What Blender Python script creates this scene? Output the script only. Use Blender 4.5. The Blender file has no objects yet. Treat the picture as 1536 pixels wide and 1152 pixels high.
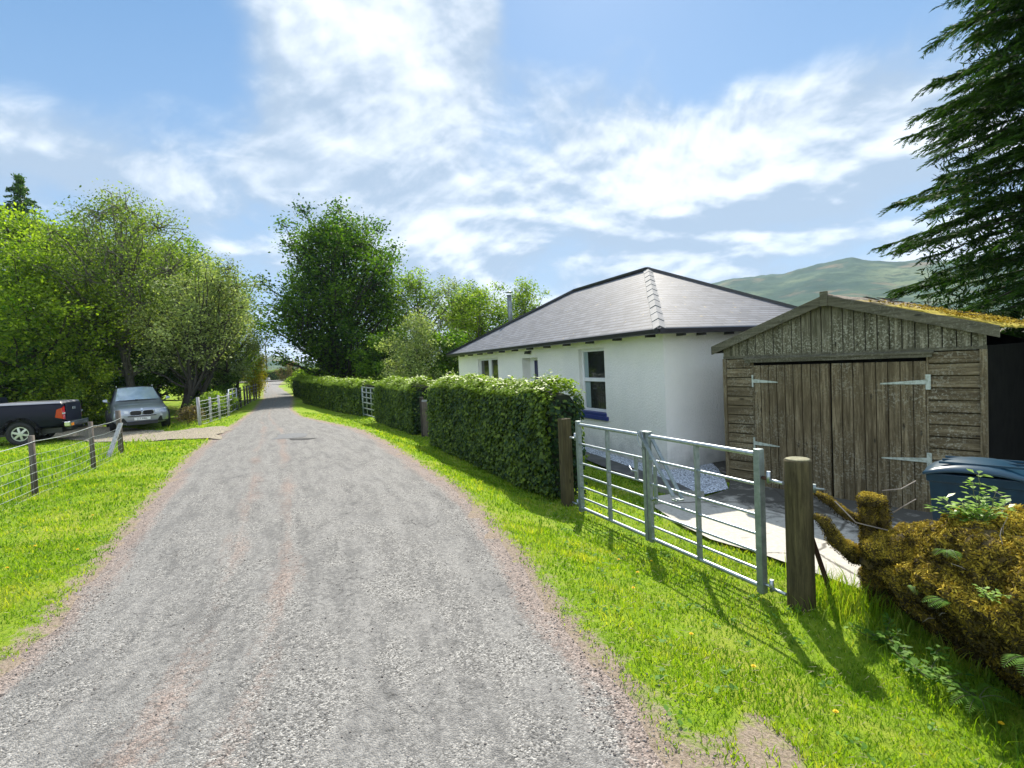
import bpy, bmesh, math, random
import numpy as np
from mathutils import Vector, Matrix, noise as mnoise
from mathutils.geometry import delaunay_2d_cdt
R = math.radians
C = bpy.context.scene.collection
scene = bpy.context.scene
rng = np.random.default_rng(7)
random.seed(7)

# ------------------------------------------------------------------ camera
PITCH, ROLL = 0.03987, -0.04808
cam_d = bpy.data.cameras.new("camera"); cam = bpy.data.objects.new("camera", cam_d); C.objects.link(cam)
cam_d.sensor_width = 36; cam_d.lens = 780 / 1536 * 36; cam_d.clip_start = 0.05; cam_d.clip_end = 20000
_f = Vector((0, math.cos(PITCH), -math.sin(PITCH))); _u0 = Vector((0, math.sin(PITCH), math.cos(PITCH))); _r0 = Vector((1, 0, 0))
_r = _r0 * math.cos(ROLL) + _u0 * math.sin(ROLL); _u = -_r0 * math.sin(ROLL) + _u0 * math.cos(ROLL)
cam.matrix_world = Matrix(((_r.x, _u.x, -_f.x, 0), (_r.y, _u.y, -_f.y, 0), (_r.z, _u.z, -_f.z, 2.0), (0, 0, 0, 1)))
scene.camera = cam

# ------------------------------------------------------------------ world and sun
SUN_AZ, SUN_EL = R(11), R(46)          # azimuth to the right of +Y
world = bpy.data.worlds.new("World"); scene.world = world; world.use_nodes = True

def N(nt, typ, loc=None, **kw):
    n = nt.nodes.new(typ)
    for k, v in kw.items(): setattr(n, k, v)
    return n

def build_world():
    nt = world.node_tree; nt.nodes.clear(); L = nt.links.new
    sky = N(nt, 'ShaderNodeTexSky'); sky.sky_type = 'NISHITA'; sky.sun_disc = False
    sky.sun_elevation = SUN_EL; sky.sun_rotation = SUN_AZ
    sky.altitude = 100; sky.air_density = 1.0; sky.dust_density = 0.6; sky.ozone_density = 2.0
    tc = N(nt, 'ShaderNodeTexCoord')
    sep = N(nt, 'ShaderNodeSeparateXYZ'); L(tc.outputs['Generated'], sep.inputs[0])
    def M(op, a, b=None, c=None, clamp=False):
        m = N(nt, 'ShaderNodeMath', operation=op, use_clamp=clamp)
        for i, v in enumerate((a, b, c)):
            if v is None: continue
            if isinstance(v, (int, float)): m.inputs[i].default_value = v
            else: L(v, m.inputs[i])
        return m.outputs[0]
    zz = M('MAXIMUM', sep.outputs[2], 0.0); den = M('ADD', zz, 0.30)
    px = M('DIVIDE', sep.outputs[0], den); py = M('DIVIDE', sep.outputs[1], den)
    comb = N(nt, 'ShaderNodeCombineXYZ'); L(px, comb.inputs[0]); L(py, comb.inputs[1])
    # warp
    def noise(vec, scale, detail, rough, dist=0.0, off=(0, 0, 0), sc=(1, 1, 1)):
        mp = N(nt, 'ShaderNodeMapping'); mp.inputs['Location'].default_value = off; mp.inputs['Scale'].default_value = sc
        L(vec, mp.inputs[0])
        n = N(nt, 'ShaderNodeTexNoise'); n.inputs['Scale'].default_value = scale; n.inputs['Detail'].default_value = detail
        n.inputs['Roughness'].default_value = rough; n.inputs['Distortion'].default_value = dist
        L(mp.outputs[0], n.inputs['Vector']); return n.outputs[0]
    n1 = noise(comb.outputs[0], 1.25, 10, 0.50, 0.35, (3.1, 0.7, 0), (1, 1, 1))
    n2 = noise(comb.outputs[0], 5.2, 8, 0.58, 0.5, (7, 2, 0), (1, 1, 1))
    # the same field a little nearer the sun: where it thins out, the cloud edge is lit
    off = N(nt, 'ShaderNodeMix', data_type='VECTOR'); off.inputs['Factor'].default_value = .055; L(comb.outputs[0], off.inputs['A']); off.inputs['B'].default_value = (.15, .70, 0)
    n1b = noise(off.outputs['Result'], 1.25, 10, 0.50, 0.35, (3.1, 0.7, 0), (1, 1, 1))
    bias = None
    for d, rad, w in CLOUDS:
        v = N(nt, 'ShaderNodeVectorMath', operation='DISTANCE'); L(tc.outputs['Generated'], v.inputs[0]); v.inputs[1].default_value = d
        mr = N(nt, 'ShaderNodeMapRange', interpolation_type='SMOOTHSTEP'); mr.inputs['From Min'].default_value = rad; mr.inputs['From Max'].default_value = 0
        mr.inputs['To Min'].default_value = 0; mr.inputs['To Max'].default_value = w; L(v.outputs['Value'], mr.inputs['Value'])
        bias = mr.outputs[0] if bias is None else M('ADD', bias, mr.outputs[0])
    veil = N(nt, 'ShaderNodeMapRange', interpolation_type='SMOOTHSTEP'); L(sep.outputs[2], veil.inputs['Value'])
    veil.inputs['From Min'].default_value = .46; veil.inputs['From Max'].default_value = .28; veil.inputs['To Max'].default_value = .15
    dens = M('ADD', M('ADD', M('MULTIPLY_ADD', M('SUBTRACT', n2, .5), 0.35, M('MULTIPLY_ADD', M('SUBTRACT', n1, .5), 1.5, .59)), bias), veil.outputs[0])
    mask = N(nt, 'ShaderNodeMapRange', interpolation_type='SMOOTHSTEP'); L(dens, mask.inputs['Value'])
    mask.inputs['From Min'].default_value = 0.42; mask.inputs['From Max'].default_value = 0.72
    lit = M('MULTIPLY', M('SUBTRACT', n1, n1b), 8.0)
    thick = N(nt, 'ShaderNodeMapRange', interpolation_type='SMOOTHSTEP'); L(M('ADD', lit, M('ADD', M('MULTIPLY', M('SUBTRACT', n2, .5), 1.0), M('MULTIPLY', M('SUBTRACT', dens, .6), .5))), thick.inputs['Value'])
    thick.inputs['From Min'].default_value = -.22; thick.inputs['From Max'].default_value = .62
    cmix = N(nt, 'ShaderNodeMix', data_type='RGBA'); L(thick.outputs[0], cmix.inputs['Factor'])
    cmix.inputs['A'].default_value = CL_LO; cmix.inputs['B'].default_value = CL_HI
    # unseen clouds behind the camera, brightened as added fill on camera-facing walls
    fr = N(nt, 'ShaderNodeMapRange', interpolation_type='SMOOTHSTEP'); L(sep.outputs[1], fr.inputs['Value']); fr.inputs['From Min'].default_value = .25; fr.inputs['From Max'].default_value = -.5; fr.inputs['To Min'].default_value = 1; fr.inputs['To Max'].default_value = 1.8
    cm2 = N(nt, 'ShaderNodeVectorMath', operation='SCALE'); L(cmix.outputs['Result'], cm2.inputs[0]); L(fr.outputs[0], cm2.inputs['Scale'])
    mm = M('MULTIPLY', mask.outputs[0], CL_OP)
    # thin bright edges
    tint = N(nt, 'ShaderNodeMix', data_type='RGBA', blend_type='MULTIPLY'); tint.inputs['Factor'].default_value = 1
    L(sky.outputs[0], tint.inputs['A']); tint.inputs['B'].default_value = SKY_TINT
    # pale band low down (distant cloud)
    zr_ = N(nt, 'ShaderNodeValToRGB'); e_ = zr_.color_ramp.elements; e_[0].position = 0.0; e_[0].color = LOWSKY; e_[1].position = .62; e_[1].color = HIGHSKY; L(sep.outputs[2], zr_.inputs[0])
    smix = N(nt, 'ShaderNodeMix', data_type='RGBA'); smix.inputs['Factor'].default_value = .8; L(tint.outputs['Result'], smix.inputs['A']); L(zr_.outputs[0], smix.inputs['B']); tint = smix
    low = N(nt, 'ShaderNodeMapRange', interpolation_type='SMOOTHSTEP'); L(sep.outputs[2], low.inputs['Value'])
    low.inputs['From Min'].default_value = 0.36; low.inputs['From Max'].default_value = 0.0; low.inputs['To Max'].default_value = 0.62
    lmix = N(nt, 'ShaderNodeMix', data_type='RGBA'); L(low.outputs[0], lmix.inputs['Factor']); L(tint.outputs['Result'], lmix.inputs['A']); lmix.inputs['B'].default_value = LOWSKY
    fin = N(nt, 'ShaderNodeMix', data_type='RGBA'); L(mm, fin.inputs['Factor']); L(lmix.outputs['Result'], fin.inputs['A']); L(cm2.outputs[0], fin.inputs['B'])
    bg = N(nt, 'ShaderNodeBackground'); bg.inputs['Strength'].default_value = SKY_STR; L(fin.outputs['Result'], bg.inputs['Color'])
    out = N(nt, 'ShaderNodeOutputWorld'); L(bg.outputs[0], out.inputs[0])

def cdir(px, py):      # a sky direction, as azimuth right of +Y and elevation in degrees
    return (math.sin(R(px)) * math.cos(R(py)), math.cos(R(px)) * math.cos(R(py)), math.sin(R(py)))
SKY_STR = 0.13
SKY_TINT = (0.95, 1.0, 1.0, 1)
LOWSKY = (1.6, 2.3, 3.2, 1); HIGHSKY = (.34, 1.12, 2.35, 1)
CL_LO = (1.95, 2.45, 3.1, 1); CL_HI = (4.7, 4.95, 5.2, 1); CL_OP = 0.92
CLOUDS = [(cdir(-38, 30), .46, -.34), (cdir(-28, 27), .18, -.12), (cdir(6, 34), .16, -.2), (cdir(20, 32), .24, -.30), (cdir(34, 29), .24, -.30),
          (cdir(-15, 28), .27, .24), (cdir(-6, 27), .28, .20), (cdir(-2, 33), .07, .16), (cdir(-21, 22), .16, .10), (cdir(8, 25), .22, .18), (cdir(18, 23), .26, .17), (cdir(31, 20), .25, .16),
          (cdir(-41, 18), .13, .20), (cdir(-20, 33), .10, .14), (cdir(-24, 12), .18, -.05), (cdir(180, 40), 1.2, .16)]  # last entry: unseen cloud added behind the camera as fill
build_world()
sun_d = bpy.data.lights.new("sun", 'SUN'); sun = bpy.data.objects.new("sun", sun_d); C.objects.link(sun)
sun_d.energy = 4.9; sun_d.angle = R(0.5); sun_d.color = (1.0, 0.93, 0.80)
sdir = Vector((math.sin(SUN_AZ) * math.cos(SUN_EL), math.cos(SUN_AZ) * math.cos(SUN_EL), math.sin(SUN_EL)))
sun.rotation_euler = sdir.to_track_quat('Z', 'Y').to_euler()
vs = scene.view_settings; vs.view_transform = 'Standard'; vs.look = 'None'; vs.gamma = 1; vs.use_curve_mapping = False
vs.exposure = 0.96
scene.cycles.max_bounces = 6; scene.cycles.diffuse_bounces = 3; scene.cycles.transmission_bounces = 4

# ------------------------------------------------------------------ helpers
def tag(o, label=None, cat=None, group=None, kind=None):
    if label: o['label'] = label
    if cat: o['category'] = cat
    if group: o['group'] = group
    if kind: o['kind'] = kind
    return o

def empty(name, loc=(0, 0, 0), rz=0, label=None, cat=None, group=None):
    o = bpy.data.objects.new(name, None); C.objects.link(o); o.location = loc; o.rotation_euler = (0, 0, rz)
    o.empty_display_size = 0.2
    return tag(o, label, cat, group)

def link_mesh(name, me, m, parent=None):
    if m is not None:
        for q in (m if isinstance(m, (list, tuple)) else [m]): me.materials.append(q)
    o = bpy.data.objects.new(name, me); C.objects.link(o)
    if parent: o.parent = parent
    return o

def np_mesh(name, V, F, m, parent=None, tint=None, smooth=False, uv=None):
    """V (n,3), F (k,4) or (k,3) index array"""
    V = np.asarray(V, np.float32); F = np.asarray(F, np.int32); k = F.shape[1]
    me = bpy.data.meshes.new(name)
    me.vertices.add(len(V)); me.vertices.foreach_set('co', V.ravel())
    me.loops.add(F.size); me.loops.foreach_set('vertex_index', F.ravel())
    me.polygons.add(len(F)); me.polygons.foreach_set('loop_start', np.arange(0, F.size, k, dtype=np.int32))
    if smooth: me.polygons.foreach_set('use_smooth', np.ones(len(F), bool))
    me.update(calc_edges=True)
    if tint is not None:
        a = me.attributes.new('tint', 'FLOAT', 'FACE'); a.data.foreach_set('value', np.asarray(tint, np.float32))
    if uv is not None:
        l = me.uv_layers.new(name='UVMap'); l.data.foreach_set('uv', np.asarray(uv, np.float32)[F.ravel()].ravel())
    return link_mesh(name, me, m, parent)

class MB:
    """collects shapes into one mesh"""
    def __init__(s): s.V = []; s.F = []; s.sm = []
    def add(s, V, F, sm=False):
        b = len(s.V); s.V += [tuple(v) for v in V]; s.F += [tuple(i + b for i in f) for f in F]; s.sm += [sm] * len(F); return s
    def box(s, x0, x1, y0, y1, z0, z1, M=None):
        V = [Vector((x, y, z)) for z in (z0, z1) for x, y in ((x0, y0), (x1, y0), (x1, y1), (x0, y1))]
        if M: V = [M @ v for v in V]
        return s.add(V, [(3, 2, 1, 0), (4, 5, 6, 7), (0, 1, 5, 4), (1, 2, 6, 5), (2, 3, 7, 6), (3, 0, 4, 7)])
    def tube(s, pts, r, n=8, caps=True, sm=True):
        pts = [Vector(p) for p in pts]; rs = r if isinstance(r, (list, tuple)) else [r] * len(pts)
        V = []; F = []; ref = None
        for i, p in enumerate(pts):
            d = (pts[min(i + 1, len(pts) - 1)] - pts[max(i - 1, 0)]).normalized()
            if ref is None: ref = Vector((0, 0, 1)) if abs(d.z) < .9 else Vector((1, 0, 0))
            a = d.cross(ref).normalized(); b = a.cross(d); ref = b if abs(b.dot(d)) < .5 else ref
            for k in range(n):
                t = 2 * math.pi * k / n; V.append(p + (a * math.cos(t) + b * math.sin(t)) * rs[i])
        for i in range(len(pts) - 1):
            for k in range(n):
                F.append((i * n + k, i * n + (k + 1) % n, (i + 1) * n + (k + 1) % n, (i + 1) * n + k))
        s.add(V, F, sm)
        if caps:
            b = len(s.V) - len(V); s.F += [tuple(b + k for k in reversed(range(n))), tuple(b + (len(pts) - 1) * n + k for k in range(n))]; s.sm += [False, False]
        return s
    def beam(s, a, b, w, h, up=(0, 0, 1)):
        a = Vector(a); b = Vector(b); d = (b - a).normalized(); x = d.cross(Vector(up)).normalized(); u = x.cross(d)
        V = [p + x * (w / 2 * i) + u * (h / 2 * j) for p in (a, b) for i, j in ((-1, -1), (1, -1), (1, 1), (-1, 1))]
        return s.add(V, [(3, 2, 1, 0), (4, 5, 6, 7), (0, 1, 5, 4), (1, 2, 6, 5), (2, 3, 7, 6), (3, 0, 4, 7)])
    def prism(s, pts, z0, z1):
        n = len(pts); V = [(p[0], p[1], z0) for p in pts] + [(p[0], p[1], z1) for p in pts]
        return s.add(V, [tuple(reversed(range(n))), tuple(range(n, 2 * n))] + [(i, (i + 1) % n, n + (i + 1) % n, n + i) for i in range(n)])
    def quad(s, a, b, c, d): return s.add([a, b, c, d], [(0, 1, 2, 3)])
    def build(s, name, m, parent=None, bevel=0, sub=0):
        me = bpy.data.meshes.new(name); me.from_pydata(s.V, [], s.F); me.polygons.foreach_set('use_smooth', s.sm if not sub else [True] * len(s.F)); me.update()
        o = link_mesh(name, me, m, parent)
        if bevel:
            b = o.modifiers.new('bevel', 'BEVEL'); b.width = bevel; b.segments = 2; b.limit_method = 'ANGLE'; b.angle_limit = R(40)
        if sub:
            b = o.modifiers.new('sub', 'SUBSURF'); b.levels = sub; b.render_levels = sub
        return o

# ------------------------------------------------------------------ materials
def new_mat(name):
    m = bpy.data.materials.new(name); m.use_nodes = True; nt = m.node_tree; nt.nodes.clear(); return m, nt

def add_noise(nt, vec, scale, detail=4, rough=.55, sc=(1, 1, 1), dist=0.0):
    mp = N(nt, 'ShaderNodeMapping'); mp.inputs['Scale'].default_value = sc; nt.links.new(vec, mp.inputs[0])
    n = N(nt, 'ShaderNodeTexNoise'); n.inputs['Scale'].default_value = scale; n.inputs['Detail'].default_value = detail
    n.inputs['Roughness'].default_value = rough; n.inputs['Distortion'].default_value = dist
    nt.links.new(mp.outputs[0], n.inputs['Vector']); return n.outputs[0]

def ramp(nt, fac, stops):
    r = N(nt, 'ShaderNodeValToRGB'); e = r.color_ramp.elements
    while len(e) < len(stops): e.new(0.5)
    for x, (p, c) in zip(e, stops): x.position = p; x.color = (*c, 1)
    nt.links.new(fac, r.inputs[0]); return r.outputs[0]

def rng_map(nt, v, a, b, c=0., d=1.):
    m = N(nt, 'ShaderNodeMapRange'); m.inputs['From Min'].default_value = a; m.inputs['From Max'].default_value = b
    m.inputs['To Min'].default_value = c; m.inputs['To Max'].default_value = d; nt.links.new(v, m.inputs['Value']); return m.outputs[0]

def mixc(nt, f, a, b, bt='MIX'):
    m = N(nt, 'ShaderNodeMix', data_type='RGBA', blend_type=bt)
    for s, v in (('Factor', f), ('A', a), ('B', b)):
        if isinstance(v, (int, float)): m.inputs[s].default_value = v
        elif isinstance(v, tuple): m.inputs[s].default_value = (*v, 1)
        else: nt.links.new(v, m.inputs[s])
    return m.outputs['Result']

def math_n(nt, op, a, b=0.0, clamp=False):
    m = N(nt, 'ShaderNodeMath', operation=op, use_clamp=clamp)
    for i, v in enumerate((a, b)):
        if isinstance(v, (int, float)): m.inputs[i].default_value = v
        else: nt.links.new(v, m.inputs[i])
    return m.outputs[0]

def finish(nt, col, rough=.8, metal=0., bump=None, bstr=.3, bdist=.01, spec=.5, coat=0.):
    p = N(nt, 'ShaderNodeBsdfPrincipled')
    if isinstance(col, tuple): p.inputs['Base Color'].default_value = (*col, 1)
    else: nt.links.new(col, p.inputs['Base Color'])
    if isinstance(rough, (int, float)): p.inputs['Roughness'].default_value = rough
    else: nt.links.new(rough, p.inputs['Roughness'])
    p.inputs['Metallic'].default_value = metal; p.inputs['Specular IOR Level'].default_value = spec
    p.inputs['Coat Weight'].default_value = coat; p.inputs['Coat Roughness'].default_value = .08
    if bump is not None:
        b = N(nt, 'ShaderNodeBump'); b.inputs['Strength'].default_value = bstr; b.inputs['Distance'].default_value = bdist
        nt.links.new(bump, b.inputs['Height']); nt.links.new(b.outputs[0], p.inputs['Normal'])
    o = N(nt, 'ShaderNodeOutputMaterial'); nt.links.new(p.outputs[0], o.inputs[0]); return p

def plain(name, c1, c2=None, scale=8, rough=.7, metal=0., bump=.0, sc=(1, 1, 1), spec=.5, coat=0., detail=5, lo=.35, hi=.65):
    m, nt = new_mat(name); tc = N(nt, 'ShaderNodeTexCoord'); v = tc.outputs['Object']
    n = add_noise(nt, v, scale, detail, .6, sc)
    c2 = c2 or tuple(x * .8 for x in c1)
    col = ramp(nt, n, [(lo, c1), (hi, c2)])
    finish(nt, col, rough, metal, n if bump else None, bump, .01, spec, coat); return m

def leaf_mat(name, c_dark, c_light, trans=.45, tcol=None, rough=.62, spec=.2, tmul=1.6):
    m, nt = new_mat(name); at = N(nt, 'ShaderNodeAttribute', attribute_name='tint'); f = at.outputs['Fac']
    col = ramp(nt, f, [(0.0, c_dark), (1.0, c_light)])
    p = N(nt, 'ShaderNodeBsdfPrincipled'); nt.links.new(col, p.inputs['Base Color']); p.inputs['Roughness'].default_value = rough; p.inputs['Specular IOR Level'].default_value = spec
    t = N(nt, 'ShaderNodeBsdfTranslucent')
    tc = mixc(nt, 1.0, col, tcol or (1.5 * tmul / 1.6, 1.7 * tmul / 1.6, .55), 'MULTIPLY'); nt.links.new(tc, t.inputs[0])
    mx = N(nt, 'ShaderNodeMixShader'); mx.inputs[0].default_value = trans
    nt.links.new(p.outputs[0], mx.inputs[1]); nt.links.new(t.outputs[0], mx.inputs[2])
    o = N(nt, 'ShaderNodeOutputMaterial'); nt.links.new(mx.outputs[0], o.inputs[0]); return m

def wood_mat(name, cols, axis='z', board=.12, rough=.85, lichen=0., streak=1.0, bump=.35):
    """weathered timber: grain along axis, colour changes from board to board"""
    m, nt = new_mat(name); tc = N(nt, 'ShaderNodeTexCoord'); v = tc.outputs['Object']
    sc = {'z': (14, 14, 1.1), 'x': (1.1, 14, 14), 'y': (14, 1.1, 14)}[axis]
    grain = add_noise(nt, v, 2.2, 7, .68, sc, .25)
    fine = add_noise(nt, v, 9, 5, .6, sc)
    patch = add_noise(nt, v, 1.3, 4, .55)
    sp = N(nt, 'ShaderNodeSeparateXYZ'); nt.links.new(v, sp.inputs[0])
    k = math_n(nt, 'FLOOR', math_n(nt, 'DIVIDE', sp.outputs[{'z': 0, 'x': 2, 'y': 0}[axis]], board))
    wn = N(nt, 'ShaderNodeTexWhiteNoise', noise_dimensions='1D'); nt.links.new(k, wn.inputs['W'])
    col = ramp(nt, grain, [(.28, cols[0]), (.5, cols[1]), (.74, cols[2])])
    col = mixc(nt, rng_map(nt, fine, .45, .7, 0, .35), col, cols[0])
    col = mixc(nt, math_n(nt, 'MULTIPLY', wn.outputs[0], .45), col, cols[0])
    kn = N(nt, 'ShaderNodeTexVoronoi'); kn.inputs['Scale'].default_value = 1.0
    mp = N(nt, 'ShaderNodeMapping'); mp.inputs['Scale'].default_value = {'z': (8, 8, 2.6), 'x': (2.6, 8, 8), 'y': (8, 2.6, 8)}[axis]; nt.links.new(v, mp.inputs[0]); nt.links.new(mp.outputs[0], kn.inputs['Vector'])
    col = mixc(nt, rng_map(nt, kn.outputs['Distance'], .13, .07, 0, .8), col, tuple(x * .35 for x in cols[0]))
    if lichen:
        ln = add_noise(nt, v, 38, 3, .7); lp = math_n(nt, 'MULTIPLY', rng_map(nt, ln, .52, .6), rng_map(nt, patch, .42, .6, 0, lichen))
        col = mixc(nt, lp, col, (.40, .40, .32))
    finish(nt, col, rough, 0, grain, bump, .006, .25); return m

MATS = {}
def setup_mats():
    M = MATS
    M['wall'] = plain('white_harling', (.89, .87, .82), (.82, .81, .77), 1.3, .9, bump=0)
    nt = M['wall'].node_tree; tc = N(nt, 'ShaderNodeTexCoord'); nz = add_noise(nt, tc.outputs['Object'], 26, 6, .72)
    b = N(nt, 'ShaderNodeBump'); b.inputs['Strength'].default_value = 1.; b.inputs['Distance'].default_value = .03; nt.links.new(nz, b.inputs['Height'])
    pr = [n for n in nt.nodes if n.type == 'BSDF_PRINCIPLED'][0]; nt.links.new(b.outputs[0], pr.inputs['Normal'])
    # damp dirt at the foot of the wall
    sp = N(nt, 'ShaderNodeSeparateXYZ'); nt.links.new(tc.outputs['Object'], sp.inputs[0])
    dn = add_noise(nt, tc.outputs['Object'], 3.5, 6, .65)
    f = math_n(nt, 'MULTIPLY', rng_map(nt, math_n(nt, 'ADD', sp.outputs[2], math_n(nt, 'MULTIPLY', dn, -.9)), .0, -.45, 0, 1), .55)
    oldc = [l for l in nt.links if l.to_socket == pr.inputs['Base Color']][0].from_socket
    nt.links.new(mixc(nt, f, oldc, (.28, .29, .25)), pr.inputs['Base Color'])
    M['slate'] = slate_mat()
    M['ridge'] = plain('ridge_tile', (.21, .21, .22), (.15, .155, .165), 6, .7, bump=.2)
    M['black'] = plain('black_gutter', (.012, .012, .016), (.02, .02, .024), 5, .3)
    M['upvc'] = plain('white_frame', (.78, .79, .8), (.7, .71, .72), 3, .35)
    M['sill'] = plain('blue_sill', (.012, .025, .16), (.02, .035, .19), 9, .45)
    M['door_blue'] = plain('blue_door', (.006, .012, .07), (.01, .016, .09), 9, .3)
    M['glass'] = plain('window_glass', (.012, .014, .014), (.03, .035, .03), 2, .04, spec=.6)
    M['curtain'] = plain('curtain', (.30, .38, .38), (.2, .27, .27), 12, .8, sc=(6, 6, .4))
    M['steel'] = plain('galvanised_steel', (.42, .46, .49), (.27, .31, .34), 26, .42, .85, bump=.08)
    M['steel2'] = plain('dull_galvanised', (.27, .31, .32), (.18, .22, .22), 18, .5, .7, bump=.1)
    M['flue'] = plain('flue_metal', (.22, .25, .24), (.12, .14, .14), 7, .4, .7)
    sc = ((.038, .028, .013), (.135, .108, .060), (.34, .285, .175))
    M['shed_v'] = wood_mat('weathered_boards_vertical', sc, 'z', .125, lichen=.35)
    M['shed_g'] = wood_mat('weathered_boards_green', ((.036, .035, .018), (.13, .122, .08), (.34, .32, .235)), 'z', .125, lichen=.6)
    M['shed_h'] = wood_mat('weathered_boards_horizontal', sc, 'x', .135, lichen=.45)
    M['shed_trim'] = wood_mat('weathered_trim', ((.04, .038, .024), (.105, .10, .066), (.19, .18, .125)), 'x', 9., lichen=.2)
    M['preshaded'] = wood_mat('preshaded_boards', ((.004, .004, .004), (.009, .009, .008), (.014, .014, .012)), 'y', .14)  # board variant with the same shade in its colour
    M['preshaded2'] = plain('preshaded_wall', (.005, .005, .005), (.010, .010, .009), 6, 1., spec=.05)  # deep shade of the side wall put into a near-black colour
    M['felt'] = plain('roof_felt', (.03, .03, .032), (.07, .07, .07), 9, .75, bump=.3)
    M['moss_roof'] = moss_roof_mat()
    M['hinge'] = plain('painted_hinge', (.42, .47, .42), (.27, .31, .26), 22, .6, .2, lo=.45, hi=.6)
    M['post'] = wood_mat('gate_post_wood', ((.02, .016, .007), (.072, .060, .028), (.155, .13, .06)), 'z', 9., bump=.4)
    M['post_end'] = plain('post_end_grain', (.25, .24, .15), (.12, .115, .065), 30, .9)
    M['post2'] = wood_mat('fence_post_wood', ((.05, .04, .032), (.12, .10, .085), (.22, .20, .175)), 'z', 9.)
    M['post_pale'] = wood_mat('pale_post_wood', ((.2, .19, .19), (.38, .37, .38), (.55, .54, .55)), 'z', 9.)
    M['rust'] = plain('rusty_iron', (.035, .018, .014), (.07, .03, .02), 30, .8, .3)
    M['bark'] = plain('bark_grey', (.06, .052, .04), (.14, .13, .105), 5, .95, bump=.4, sc=(4, 4, .8))
    M['bark_d'] = plain('bark_dark', (.022, .019, .014), (.05, .044, .033), 5, .95, bump=.4, sc=(4, 4, .8))
    M['rim'] = plain('alloy', (.55, .57, .58), (.45, .47, .48), 5, .3, .8)
    M['tyre'] = plain('rubber', (.012, .012, .012), (.02, .02, .02), 9, .8)
    M['paint_silver'] = plain('silver_paint', (.32, .35, .40), (.29, .32, .37), 3, .3, .5, coat=1.)
    M['paint_navy'] = plain('navy_paint', (.003, .004, .014), (.004, .005, .018), 3, .35, .0, spec=.15, coat=.12)
    M['cover'] = plain('bed_cover', (.25, .25, .28), (.3, .3, .33), 3, .3, coat=.6)
    M['carglass'] = plain('car_glass', (.03, .04, .05), (.04, .05, .06), 3, .03, spec=.9, coat=1.)
    M['trim'] = plain('black_trim', (.01, .01, .012), (.016, .016, .018), 9, .45)
    M['chrome'] = plain('chrome', (.6, .62, .64), (.5, .52, .54), 4, .18, .95)
    M['lamp_red'] = plain('red_lens', (.45, .008, .01), (.35, .005, .008), 6, .15, coat=1.)
    M['lamp_white'] = plain('clear_lens', (.6, .63, .66), (.4, .43, .46), 6, .12, coat=1.)
    M['lamp_amber'] = plain('amber_lens', (.6, .22, .02), (.5, .18, .02), 6, .2)
    M['plate'] = plain('white_plate', (.75, .75, .72), (.7, .7, .68), 3, .4)
    M['bin'] = plain('blue_plastic', (.003, .022, .042), (.005, .03, .055), 14, .42, spec=.35)
    M['bin_lid'] = plain('blue_plastic_lid', (.004, .03, .06), (.007, .045, .08), 3, .36, spec=.5)
    M['concrete'] = concrete_mat()
    M['paving'] = plain('dark_paving', (.10, .10, .10), (.055, .056, .055), 3, .85, bump=.2)
    M['kerb'] = plain('concrete_edging', (.25, .26, .24), (.16, .17, .15), 8, .9, bump=.2)
    M['chips'] = chips_mat('white_chippings', (.55, .6, .68), (.25, .29, .36), 42)
    M['moss'] = leaf_mat('moss', (.018, .013, .003), (.64, .48, .06), .08, (1.4, 1.2, .4), .9, .1)
    M['moss_base'] = plain('moss_base', (.02, .014, .005), (.12, .085, .02), 14, 1., bump=.9, detail=8)
    M['grassblade'] = leaf_mat('grass_blades', (.10, .21, .008), (.36, .47, .03), .5, (1.6, 1.55, .35), .6, .2)
    M['grassblade'].node_tree.nodes['Color Ramp'].color_ramp.elements.new(.55).color = (.18, .30, .022, 1); e_ = M['grassblade'].node_tree.nodes['Color Ramp'].color_ramp.elements; e_[0].color = (.05, .13, .006, 1); e_[2].color = (.36, .39, .07, 1)
    M['weed'] = leaf_mat('weed_leaves', (.05, .13, .015), (.16, .30, .05), .35); M['pebble'] = leaf_mat('pebbles', (.07, .06, .055), (.42, .37, .34), 0.0, rough=.9)
    M['green_stem'] = plain('green_stem', (.05, .075, .02), (.08, .10, .03), 30, .7)
    M['straw'] = plain('straw', (.5, .42, .22), (.35, .3, .15), 9, .9)
    M['yellow'] = plain('yellow_petals', (.85, .6, .01), (.75, .5, .01), 9, .6)
    M['twig'] = plain('dry_twig', (.3, .27, .24), (.18, .15, .13), 9, .9)
    M['stone'] = plain('pale_stone', (.5, .5, .48), (.35, .35, .33), 5, .9, bump=.3)
    M['added_hedge_core'] = plain('added_hedge_core', (.008, .013, .005), (.014, .02, .008), 9, 1.)

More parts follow.
